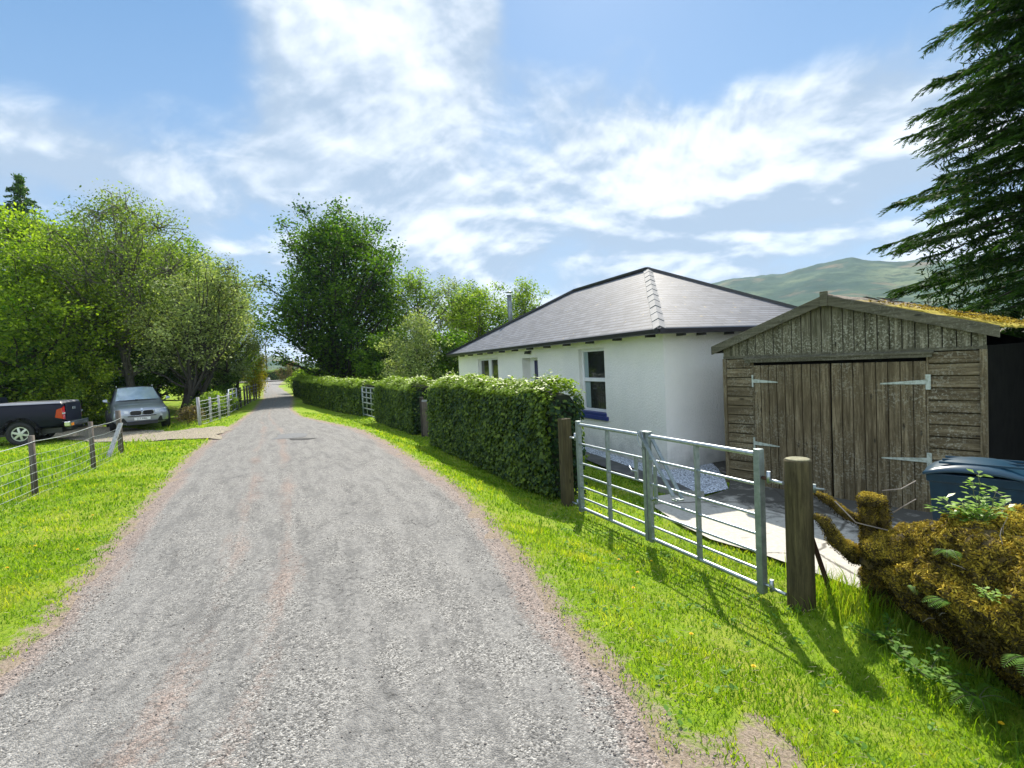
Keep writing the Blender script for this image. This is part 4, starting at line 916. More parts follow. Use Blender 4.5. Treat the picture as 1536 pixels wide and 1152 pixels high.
def trees():
    G = 'trees along the left of the lane'
    t = make_tree
    t('broadleaf_tree', 'bushy bright green tree at the left edge of the picture, behind the navy pickup', -21.6, 23.5, 7.9, 4.1, .6, 22, 26000, .17, 'bright', 'dark', G, seed=3)
    t('broadleaf_tree', 'yellow green tree towering behind the bushy one at the far left', -30.0, 33, 12.6, 4.3, 3, 20, 20000, .21, 'bright', 'dark', G, seed=4)
    t('broadleaf_tree', 'tall sparse olive tree with bare upper twigs, its trunk rising behind the silver car', -18.9, 26, 11.3, 3.7, 3.6, 24, 18000, .13, 'olive', 'bark', G, seed=5, twig=1.0, trunk_r=.2)
    t('broadleaf_tree', 'yellow green tree between the far left tree and the tall olive one', -25.2, 30, 11.4, 3.3, 2.5, 18, 17000, .18, 'bright', 'dark', G, seed=6)
    t('broadleaf_tree', 'pale sparse tree top showing above the tall olive tree', -23.8, 32.5, 13.4, 2.6, 6, 16, 7000, .13, 'willow', 'bark', G, seed=16, twig=1.2)
    t('willow_tree', 'pale grey green willow with leaning stems beside the silver car', -15.7, 24.8, 7.6, 2.6, 2.0, 22, 17000, .12, 'willow', 'dark', G, stems=3, lean=(2.0, .4), seed=7, twig=1.0, trunk_r=.24)
    t('broadleaf_tree', 'rounded green tree standing behind the leaning willow', -19.6, 32, 10.3, 3.0, 2, 18, 17000, .18, 'light', 'dark', G, seed=8)
    t('broadleaf_tree', 'smaller pale tree overhanging the far roadside fence', -15.3, 27.5, 6.3, 2.0, .9, 16, 15000, .12, 'willow', 'dark', G, seed=9, stems=2, twig=.9)
    t('broadleaf_tree', 'green tree at the right end of the left hand trees', -18.3, 34, 8.3, 2.2, 1.0, 16, 14000, .15, 'light', 'dark', G, seed=10, stems=2, profile=.6)
    t('broadleaf_tree', 'low dark tree under the left hand trees behind the far fence', -18.6, 31.0, 4.2, 1.9, .6, 12, 9000, .15, 'dark', 'dark', G, seed=11, stems=3)
    t('broadleaf_tree', 'tall green tree filling the gap behind the silver car', -26.5, 38, 12.6, 4.6, 2, 18, 18000, .24, 'light', 'dark', G, seed=12)
    t('broadleaf_tree', 'dark shaded tree far back behind the pickup', -33.5, 36, 9, 5, .4, 16, 16000, .26, 'dark', 'dark', G, seed=13)
    t('broadleaf_tree', 'dark shaded tree far back behind the silver car', -23.2, 33, 7.5, 4.2, .3, 16, 16000, .24, 'dark', 'dark', G, seed=14)
    # understorey
    B = 'bushes under the left hand trees'
    t('bush', 'green elder bush behind the tailgate of the pickup', -19.6, 22.8, 3.2, 1.9, .1, 12, 9000, .13, 'bright', 'dark', B, seed=21, stems=4, cat='bush')
    t('bush', 'dark leafy bush at the left edge behind the pickup cab', -23.5, 24.0, 3.6, 2.6, .1, 12, 11000, .15, 'syc', 'dark', B, seed=22, stems=4, cat='bush')
    t('bush', 'low bright nettle like bush left of the silver car', -19.6, 24.0, 1.4, 1.0, .0, 9, 4500, .09, 'bright', 'dark', B, seed=23, stems=5, cat='bush', trunk_r=.03)
    t('bush', 'dark undergrowth bush right behind the silver car', -21.5, 28.5, 3.2, 2.0, .1, 10, 8000, .13, 'syc', 'dark', B, seed=24, stems=4, cat='bush')
    t('bush', 'leafy undergrowth bush at the foot of the willow', -13.6, 23.6, 1.2, 1.0, .0, 9, 4500, .09, 'light', 'dark', B, seed=25, stems=5, cat='bush', trunk_r=.03)
    t('bush', 'shaded bush behind the first posts of the far fence', -15.8, 27.0, 2.2, 1.6, .1, 10, 6500, .12, 'syc', 'dark', B, seed=26, stems=4, cat='bush')
    # conifers at far left
    for i, (x, y, H, l) in enumerate(((-47.2, 49.5, 21.4, 'dark pointed conifer rising above the trees at the far left'), (-50.8, 50, 21.0, 'second pointed conifer, cut by the left edge of the picture'))):
        conifer('conifer', l, x + 2.0, y, H, 3.3, 30 + i, 'conifers beyond the left hand trees')
    # the big tree and its neighbours right of the lane
    t('sycamore_tree', 'large dark green tree behind the row of clipped hedges', -12.0, 38.0, 12.9, 5.4, .5, 44, 52000, .21, 'syc', 'dark', None, seed=42, twig=.7, lobe=.29, trunk_r=.32, profile=.9, stems=2)
    G2 = 'lighter trees right of the big dark tree'
    t('broadleaf_tree', 'thin light green tree just right of the big dark tree', -6.4, 37, 8.7, 2.3, 1.2, 16, 8500, .16, 'light', 'bark', G2, seed=51, twig=1.1)
    t('broadleaf_tree', 'sparse birch like tree between the thin tree and the cottage roof', -4.1, 38, 8.4, 1.9, 2, 14, 4500, .14, 'willow', 'bark', G2, seed=52, twig=1.3)
    t('broadleaf_tree', 'rounded pale bush like tree above the gap between the hedges', -5.0, 28, 4.7, 1.9, .3, 14, 9000, .12, 'willow', 'bark', G2, seed=53, stems=3)
    t('broadleaf_tree', 'low dark green tree left of the cottage wall', -3.4, 29, 3.9, 2.1, .3, 12, 9000, .15, 'syc', 'dark', G2, seed=54, stems=3)
    t('broadleaf_tree', 'dark low tree filling under the big tree', -8.0, 33, 4.3, 2.3, .2, 12, 9000, .17, 'syc', 'dark', G2, seed=58, stems=3)
    t('broadleaf_tree', 'bright yellow green tree behind the left end of the cottage roof', -1.8, 34, 7.0, 2.5, 1.0, 16, 14000, .15, 'bright', 'bark', G2, seed=55)
    t('broadleaf_tree', 'bright green tree behind the metal flue', 1.0, 36, 7.3, 2.3, 1.0, 14, 11000, .15, 'bright', 'bark', G2, seed=56)
    t('broadleaf_tree', 'pale thin tree between the sparse tree and the cottage roof', -3.6, 42, 8.2, 2.4, 1.0, 14, 8000, .16, 'light', 'bark', G2, seed=57, twig=1.1)
    t('golden_shrub', 'upright golden leaved shrub at the bend of the lane', -18.0, 36.5, 3.9, .85, .05, 16, 9000, .10, 'golden', 'dark', None, seed=61, cat='shrub', stems=3, profile=.5, trunk_r=.05)
    t('bush', 'reddish brown bush at the right hand bend of the lane', -28.8, 68, 3.0, 1.7, .05, 10, 4000, .16, 'brown', 'dark', None, seed=62, cat='bush', stems=4)
    t('bush', 'pale leafy shrub between the lane and the last clipped hedge', -17.2, 42.5, 2.1, 1.2, .05, 10, 5000, .12, 'light', 'dark', None, seed=63, cat='bush', stems=4)
    t('bush', 'small reddish bush behind the pale end post of the far fence', -12.8, 20.7, .85, .5, .02, 8, 1600, .07, 'brown', 'dark', None, seed=64, cat='bush', stems=4, trunk_r=.02)

def conifer(name, label, x, y, H, Rr, seed, group):
    rg = np.random.default_rng(seed); T = empty(name, (x, y, zf1(x, y)), 0, label, 'conifer', group); polys = [(np.array([(0, 0, -.1), (0, 0, H * .5), (0, 0, H)]), [.3, .18, .02])]; P = []
    for i in range(150):
        h = H * (.3 + .69 * rg.random() ** .6); a = rg.uniform(0, 6.28); L = Rr * min(1, (1 - h / H) * 3.4) * rg.uniform(.6, 1.1) + .15; d = np.array([math.cos(a), math.sin(a), -.18])
        e = np.array([0, 0, h]) + d * L; polys.append((np.array([(0, 0, h), tuple(np.array([0, 0, h]) + d * L * .5), tuple(e)]), [.05, .03, .01])); t = rg.random(70)[:, None]
        P.append(np.array([0, 0, h]) + d * L * t + rg.normal(0, .2, (70, 3)) * (1.1 - t) + np.array([0, 0, -.12]))
    tubes_np('trunk', polys, MATS['bark_d'], T); leaf_cloud('crown', np.concatenate(P), .28, LEAF['conifer'], T, up=.1, spread=0, aspect=.4)
trees()

def cedar():
    """western red cedar type conifer close on the right: drooping flat sprays"""
    x, y = 11.1, 9.3; rg = np.random.default_rng(5); z0 = zf1(x, y); T = empty('cedar_tree', (x, y, z0), 0, 'tall dark conifer with drooping feathery sprays overhanging the shed at the right', 'conifer')
    H = 15.; polys = [(np.array([(0, 0, -.1), (0, 0, 5), (0, 0, 10), (0, 0, H)]), [.36, .27, .15, .03])]
    V = []; tin = []
    for i in range(460):
        h = .5 + (H - 1) * ((i + rg.random()) / 460) ** 1.05; a = rg.uniform(0, 6.28) if i % 3 else rg.uniform(math.pi * .7, math.pi * 1.55)
        L = (3.75 * (1 - (h / H) ** 1.7) * rg.uniform(.72, 1.08) + .3) * (1.0 if h > 3.4 else .92); el = rg.uniform(.05, .3)
        t = np.linspace(0, 1, 9)[:, None]; d = np.array([math.cos(a), math.sin(a), 0]); B = np.array([0, 0, h]) + d * L * t + np.array([0, 0, 1.]) * (L * (el * t - .42 * t ** 2 + .10 * t ** 5))
        polys.append((B, np.linspace(.035, .005, 9)))
        sd = np.array([-math.sin(a), math.cos(a), 0])
        ns = int(L * 21); u = rg.uniform(.12, 1.0, ns) ** .8; f = u * 8; j = np.minimum(7, f.astype(int)); p = B[j] + (B[j + 1] - B[j]) * (f - j)[:, None]
        sg = np.where(np.arange(ns) % 2, 1, -1); sl = rg.uniform(.28, .62, ns) * (1.15 - .55 * u); dd = d * rg.uniform(.5, .9, ns)[:, None] + sd * (sg * rg.uniform(.3, .9, ns))[:, None]; dd /= np.linalg.norm(dd, axis=1)[:, None]
        m = 11; tt = np.linspace(.05, 1, m); S = p[:, None] + dd[:, None] * (sl[:, None] * tt)[..., None]; S[..., 2] -= (sl * rg.uniform(.15, .55, ns))[:, None] * tt ** 1.7
        perp = np.cross(dd, [0, 0, 1.]); q = np.array([-1, 1, 0])
        dv = dd[:, None, None] + perp[:, None, None] * q[None, None, :, None] * .75 + np.zeros((ns, m, 3, 3)); dv[..., 2] -= .15 + .55 * rg.random((ns, m, 3)); dv /= np.linalg.norm(dv, axis=-1)[..., None]
        ll = .105 * rg.uniform(.6, 1.4, (ns, m, 3)) * (1.25 - .5 * tt)[None, :, None]; wd = np.cross(dv, rg.normal(0, 1, (ns, m, 3, 3))); wd /= np.linalg.norm(wd, axis=-1)[..., None] + 1e-6
        bs = S[:, :, None] + np.zeros((ns, m, 3, 3)); tip = bs + dv * ll[..., None]; md = bs + dv * ll[..., None] * .5
        V.append(np.stack([bs, md + wd * .0085, tip, md - wd * .0085], -2).reshape(-1, 3)); tin.append(np.repeat(rg.normal(.42, .14, ns), m * 3))
    V = [np.concatenate(V)]; tin = np.concatenate(tin)
    V = np.array(V).reshape(-1, 3); n = len(V) // 4
    tubes_np('trunk', polys, MATS['bark_d'], T)
    k = 70000; h = rg.uniform(.3, H - .6, k); rr = (3.25 * (1 - (h / H) ** 1.7)) * rg.random(k) ** .5; a = rg.uniform(0, 6.283, k)
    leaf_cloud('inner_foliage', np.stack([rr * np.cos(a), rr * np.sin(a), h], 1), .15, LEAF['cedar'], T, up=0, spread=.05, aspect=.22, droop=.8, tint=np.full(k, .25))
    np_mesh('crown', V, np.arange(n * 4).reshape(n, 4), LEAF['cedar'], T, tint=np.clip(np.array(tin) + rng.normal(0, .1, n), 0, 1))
cedar()

# ------------------------------------------------------------------ clipped hedges
def hedge(label, pts, wd, h0, h1, size, dens, seed, name='hedge', group='clipped hedges along the right of the lane', lm='beech', round_=.16, zb=None, dome=.26):
    """a clipped hedge: leaves over a rounded box that follows pts; pts is the front foot, the body lies to its right"""
    rg = np.random.default_rng(seed); P = [np.array(p, float) for p in pts]; seg = [np.linalg.norm(P[i + 1] - P[i]) for i in range(len(P) - 1)]; L = sum(seg)
    T = empty(name, (P[0][0], P[0][1], zf1(*P[0]) if zb is None else zb), 0, label, 'hedge', group); org = np.array([P[0][0], P[0][1], T.location.z])
    cum = np.concatenate([[0], np.cumsum(seg)]); A = np.array(P)
    def at(s):
        x = np.interp(s, cum, A[:, 0]); y = np.interp(s, cum, A[:, 1]); dx = np.interp(s + .3, cum, A[:, 0]) - np.interp(s - .3, cum, A[:, 0]); dy = np.interp(s + .3, cum, A[:, 1]) - np.interp(s - .3, cum, A[:, 1]); l = np.hypot(dx, dy) + 1e-9
        return x, y, dx / l, dy / l
    def hh(s): e_ = np.minimum(s, L - s); return (h0 + (h1 - h0) * s / L) - .16 * (1 - np.clip(e_ / .45, 0, 1)) ** 2 * (L < 40) + .035 * np.sin(s * 1.7 + seed) + .02 * np.sin(s * 4.1)
    def surf(s, w, v, n):     # s along, w across 0..wd, v up 0..h
        x, y, dx, dy = at(s); nx, ny = dy, -dx; gz = np.array([zf1(a, b) for a, b in zip(x, y)]) if zb is None else np.full_like(x, zb)
        return np.stack([x + nx * w, y + ny * w, gz + v], 1), np.stack([n[0] * dx + n[1] * nx, n[0] * dy + n[1] * ny, np.full_like(x, n[2])], 1)
    pts_, nrm = [], []
    def area(n, fs, fw, fv, nv):
        s = fs(n); p, q = surf(s, fw(n, s), fv(n, s), nv); pts_.append(p); nrm.append(q)
    U = rg.uniform
    Hm = max(h0, h1)
    area(int(L * Hm * dens), lambda n: U(0, L, n), lambda n, s: np.zeros(n), lambda n, s: (hh(s) - dome) * U(.03, 1, n), (0, -1, .1))
    area(int(L * Hm * dens * .35), lambda n: U(0, L, n), lambda n, s: np.full(n, wd), lambda n, s: (hh(s) - dome) * U(.03, 1, n), (0, 1, .1))
    nT = int(L * wd * dens * 1.5); sT = U(0, L, nT); wT = wd * (.5 - .5 * np.cos(np.pi * U(0, 1, nT))); cT = 2 * wT / wd - 1
    p_, q_ = surf(sT, wT, hh(sT) - dome * np.abs(cT) ** 2.2, (0, 0, 1)); x_, y_, dx_, dy_ = at(sT); q_[:, 0] += dy_ * cT ** 3; q_[:, 1] += -dx_ * cT ** 3; pts_.append(p_); nrm.append(q_)
    area(int(wd * Hm * dens * .45), lambda n: np.zeros(n), lambda n, s: U(0, wd, n), lambda n, s: (hh(s) - dome * .6) * U(.03, 1, n), (-1, 0, .1))
    area(int(wd * Hm * dens * .5), lambda n: np.full(n, L), lambda n, s: U(0, wd, n), lambda n, s: (hh(s) - dome * .6) * U(.03, 1, n), (1, 0, .1))
    P_ = np.concatenate(pts_) - org; Nn = np.concatenate(nrm); k = len(P_)
    # round the top edges and let the clipped face bulge unevenly
    bump = np.array([mnoise.noise(Vector(p) * 1.3 + Vector((seed, 0, 0))) * .075 + mnoise.noise(Vector(p) * 4.2) * .05 for p in P_])
    P_ = P_ + Nn * (bump + rg.normal(0, .034 if size < .07 else .03, k) + np.where(rg.random(k) < .05, rg.uniform(0, .07, k), 0) * (size / .05))[:, None]
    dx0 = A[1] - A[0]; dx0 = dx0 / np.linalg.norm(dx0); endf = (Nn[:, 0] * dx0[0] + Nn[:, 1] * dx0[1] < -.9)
    tn = .15 - .25 * endf + 1.0 * bump + rg.normal(0, .12, k) + .5 * np.clip(Nn[:, 2], 0, 1)  # lit top and shaded sides painted into tint; near end shaded and bare
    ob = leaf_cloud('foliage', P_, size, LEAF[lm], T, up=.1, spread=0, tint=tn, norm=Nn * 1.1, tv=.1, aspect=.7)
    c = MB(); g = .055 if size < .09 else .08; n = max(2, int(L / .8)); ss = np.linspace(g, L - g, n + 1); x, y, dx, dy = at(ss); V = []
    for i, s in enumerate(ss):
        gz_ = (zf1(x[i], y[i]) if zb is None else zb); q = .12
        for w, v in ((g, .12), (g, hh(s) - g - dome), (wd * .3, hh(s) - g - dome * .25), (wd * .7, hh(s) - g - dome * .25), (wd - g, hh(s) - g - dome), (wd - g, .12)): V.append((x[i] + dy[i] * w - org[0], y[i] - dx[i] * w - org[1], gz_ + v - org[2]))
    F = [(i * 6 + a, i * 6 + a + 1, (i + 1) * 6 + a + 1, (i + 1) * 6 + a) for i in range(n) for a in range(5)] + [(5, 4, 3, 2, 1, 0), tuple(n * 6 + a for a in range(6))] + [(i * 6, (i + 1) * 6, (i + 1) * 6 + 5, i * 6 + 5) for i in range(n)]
    c.add(V, F); c.build('dark_core', MATS['added_hedge_core'], T)  # solid dark core added inside the leaves to block light
    polys = []
    for i in range(int(L * 7)):
        s = np.array([rg.uniform(.05, L - .05)]); x, y, dx, dy = at(s); w = rg.uniform(.08, wd - .08); a = np.array([x[0] + dy[0] * w, y[0] - dx[0] * w, (zf1(x[0], y[0]) if zb is None else zb) - .05]) - org
        polys.append((np.array([a, a + [rg.normal(0, .05), rg.normal(0, .05), .2], a + [rg.normal(0, .09), rg.normal(0, .09), .45]]), [.016, .012, .008]))
    tubes_np('stem', polys, MATS['bark_d'], T)
    return T
hedge('tall clipped beech hedge nearest the camera, beside the square gate post', [(.50, 7.42), (-.8, 10.2), (-2.12, 13.05)], .56, 1.70, 1.66, .064, 2100, 1, dome=.2)
hedge('middle clipped hedge between the garden gate and the small metal gate', [(-2.85, 14.75), (-4.95, 18.6)], .9, 1.54, 1.52, .075, 1300, 2)
hedge('long low clipped hedge beyond the small metal gate', [(-6.15, 21.1), (-8.7, 24.7), (-11.7, 29.0)], .95, 1.44, 1.46, .09, 850, 3)
hedge('dark short clipped hedge at the far end of the row', [(-12.7, 31.8), (-15.6, 37.2)], .9, 1.35, 1.4, .10, 700, 4)
hedge('distant dark hedge across the end of the lane with sunlit top', [(-64, 94), (-30, 90.5)], 1.6, 1.75, 1.75, .2, 170, 5, name='hedge', group=None, lm='beech')

# ------------------------------------------------------------------ fences
def fence(label, posts, h, r, topw, rails, name='wire_fence', group=None, vstep=.15, pm='post2', heights=None, wr=.0022, extra=None):
    T = empty(name, (posts[0][0], posts[0][1], zf1(*posts[0])), 0, label, 'fence', group); o = T.location; tops = []
    for i, (x, y) in enumerate(posts):
        z = zf1(x, y) - o.z; hh = (heights or {}).get(i, h); rd = random.Random(i + int(h * 100)); lx, ly = rd.uniform(-.03, .03), rd.uniform(-.02, .02)
        b = MB(); rr = r if i not in (heights or {}) else r * 1.35
        b.tube([(x - o.x, y - o.y, z - .2), (x - o.x + lx * .5, y - o.y + ly * .5, z + hh * .5), (x - o.x + lx, y - o.y + ly, z + hh)], [rr * 1.04, rr, rr * .97], 10); b.build('post', MATS[pm if not (extra and i in extra) else extra[i]], T)
        tops.append(Vector((x - o.x + lx * .8, y - o.y + ly * .8, z)))
    w = MB(); nt_ = MB()
    for i, (a, b_) in enumerate(zip(tops, tops[1:])):
        L = (b_ - a).length; n = max(2, int(L / .35))
        def P(t, hgt): 
            p = a.lerp(b_, t); p.z = p.z + hgt - .035 * 4 * t * (1 - t) * (L / 2.5) + .012 * mnoise.noise(Vector((i * 9 + t * 5, hgt * 7, 2))); s = (b_ - a).cross(Vector((0, 0, 1))).normalized() * (r + .004); return p + s
        w.tube([P(t / n, topw) for t in range(n + 1)], wr * 2.0, 4, caps=False)
        for hgt in rails: nt_.tube([P(t / n, hgt) for t in range(n + 1)], wr, 4, caps=False)
        if vstep:
            k = int(L / vstep)
            for j in range(1, k): nt_.tube([P(j / k, rails[0]), P(j / k, rails[-1])], wr * .6, 3, caps=False)
    w.build('top_wire', MATS['steel'], T); nt_.build('netting', MATS['steel'], T)
    return T
fence('wire netting fence on dark round posts along the left verge', [(-5.9, 3.6), (-6.65, 5.75), (-7.42, 7.95), (-8.29, 10.16), (-9.35, 12.3)], .93, .042, .84, [.04, .13, .25, .37, .5, .64], heights={4: 1.02}, extra={}, wr=.0028)
b = MB(); b.beam((-9.12, 11.6, zf1(-9.1, 11.6)), (-9.16, 12.1, zf1(-9.1, 12) + .72), .10, .03, (0, 1, .2)); tag(b.build('loose_board', MATS['post_pale'], bevel=.003), 'short pale board leaning on the end post of the left wire fence', 'board')
FP = [(-11.85, 19.6), (-12.0, 20.6), (-12.15, 21.5), (-12.4, 22.6)]
fence('galvanised mesh fence with pale thick end post, near end of the far roadside fence', FP, 1.0, .045, .92, [.05, .2, .35, .5, .65, .8], vstep=.25, extra={0: 'post_pale', 1: 'post_pale', 2: 'post_pale'}, heights={0: 1.08}, wr=.005, pm='post_pale')
FP2 = [(-13.9, 26.2), (-14.5, 27.7), (-15.1, 29.3), (-15.7, 30.8), (-16.3, 32.3), (-16.8, 33.8), (-17.4, 35.3), (-18.1, 37.2)]
fence('far part of the roadside fence with dark posts under the trees', FP2, 1.1, .05, 1.0, [.1, .35, .6, .8], vstep=0, wr=.006)
def small_gate(label, a, b, h, nr, name='field_gate', group=None, stiles=1, leanm='steel'):
    a = Vector((*a, zf1(*a))); b = Vector((*b, zf1(*b))); T = empty(name, a, 0, label, 'gate', group); d = b - a
    for p in (Vector((0, 0, 0)), d): MB().tube([p + Vector((0, 0, .05)), p + Vector((0, 0, h))], .03, 8).build('stile', MATS[leanm], T)
    for i in range(nr):
        z = .12 + (h - .14) * (i / (nr - 1)) ** .9; MB().tube([Vector((0, 0, z)), d + Vector((0, 0, z))], .024, 6, caps=False).build('rail', MATS[leanm], T)
    for i in range(stiles):
        p = d * ((i + 1) / (stiles + 1)); MB().tube([p + Vector((0, 0, .12)), p + Vector((0, 0, h - .02))], .02, 6).build('brace', MATS[leanm], T)
    return T
small_gate('pale metal gate in the far roadside fence under the willow', (-12.5, 22.9), (-13.7, 25.8), 1.15, 5, stiles=1)
small_gate('small galvanised gate set between two clipped hedges', (-6.02, 20.85), (-5.0, 18.95), 1.22, 6, stiles=2, leanm='steel2')
def garden_gate():
    T = empty('garden_gate', (-2.55, 14.5, zf1(-2.55, 14.5)), 0, 'weathered picket garden gate between the tall hedge and the middle hedge', 'gate')
    a = Vector((0, 0, 0)); d = Vector((.45, -1.05, 0)); 
    MB().beam(a + Vector((0, 0, -.1)), a + Vector((0, 0, 1.1)), .09, .09, (0, 1, 0)).build('post', MATS['bark_d'], T)
    for z in (.25, .8): MB().beam(a + d * .08 + Vector((0, 0, z)), d + Vector((0, 0, z)), .03, .07).build('rail', MATS['post2'], T)
    for i in range(8): p = d * (.14 + i * .115); MB().beam(p + Vector((0, 0, .06)), p + Vector((0, 0, .98)), .07, .02, (0, 1, 0)).build('picket', MATS['post2'], T)
    MB().beam((.02, -.09, 1.0), (.16, -.05, 1.0), .03, .05).build('latch', MATS['steel'], T)
garden_gate()

# ------------------------------------------------------------------ vehicles (local: y forward, x to the car's right, z up)
def loft(secs, nsub=2):
    """secs: list of (y, [(x,z) half outline from bottom centre to top centre]) -> MB with mirrored rings"""
    m = MB(); rings = []
    for y, hp in secs:
        ring = [(x, y, z) for x, z in hp] + [(-x, y, z) for x, z in reversed(hp[1:-1])]; rings.append(ring)
    n = len(rings[0]); V = [v for r in rings for v in r]; F = [(i * n + k, i * n + (k + 1) % n, (i + 1) * n + (k + 1) % n, (i + 1) * n + k) for i in range(len(rings) - 1) for k in range(n)]
    F += [tuple(range(n - 1, -1, -1)), tuple((len(rings) - 1) * n + k for k in range(n))]
    F = [tuple(reversed(f)) for f in F]; m.add(V, F, True); return m
def wheel(T, x, y, r, w, side, spokes):
    wo = MB(); pr = [(.62 * r, -.5 * w), (.93 * r, -.5 * w), (r, -.36 * w), (r, .36 * w), (.93 * r, .5 * w), (.62 * r, .5 * w), (.6 * r, 0)]; n = 28; V = []
    for k in range(n):
        a = 2 * math.pi * k / n; V += [(x + q, y + p * math.cos(a), r + p * math.sin(a)) for p, q in pr]
    m = len(pr); wo.add(V, [(k * m + i, k * m + (i + 1) % m, ((k + 1) % n) * m + (i + 1) % m, ((k + 1) % n) * m + i) for k in range(n) for i in range(m)], True)
    wh = wo.build('wheel', MATS['tyre'], T)
    rm = MB(); xo = x + side * w * .40; V = []
    for k in range(n):
        a = 2 * math.pi * k / n; V += [(xo, y + p * math.cos(a), r + p * math.sin(a)) for p in (.54 * r, .66 * r)] + [(xo - side * .05, y + .54 * r * math.cos(a), r + .54 * r * math.sin(a))]
    rm.add(V, [f for k in range(n) for f in ((k * 3, k * 3 + 1, ((k + 1) % n) * 3 + 1, ((k + 1) % n) * 3), (k * 3 + 2, k * 3, ((k + 1) % n) * 3, ((k + 1) % n) * 3 + 2))])
    rm.tube([(xo - side * .02, y, r), (xo + side * .012, y, r)], .15 * r, 14)
    for s in range(spokes):
        a = 2 * math.pi * s / spokes + .3; c, q = math.cos(a), math.sin(a); rm.beam((xo - side * .005, y + .1 * r * c, r + .1 * r * q), (xo - side * .012, y + .58 * r * c, r + .58 * r * q), .17 * r * (1.2 if spokes < 6 else 1), .03, (1, 0, 0) if False else (side, 0, 0))
    rm.build('rim', MATS['rim'], wh)
    dk = MB(); dk.tube([(xo - side * .06, y, r), (xo - side * .055, y, r)], .56 * r, 20); dk.build('hub_back', MATS['trim'], wh)
def text_obj(name, body, size, m, parent, loc, rot, ext=.002):
    cu = bpy.data.curves.new(name, 'FONT'); cu.body = body; cu.size = size; cu.extrude = ext; cu.align_x = 'CENTER'; cu.align_y = 'CENTER'
    tmp = bpy.data.objects.new(name + '_tmp', cu); C.objects.link(tmp); dg = bpy.context.evaluated_depsgraph_get(); me = bpy.data.meshes.new_from_object(tmp.evaluated_get(dg)); bpy.data.objects.remove(tmp)
    o = link_mesh(name, me, m, parent); o.location = loc; o.rotation_euler = rot; return o

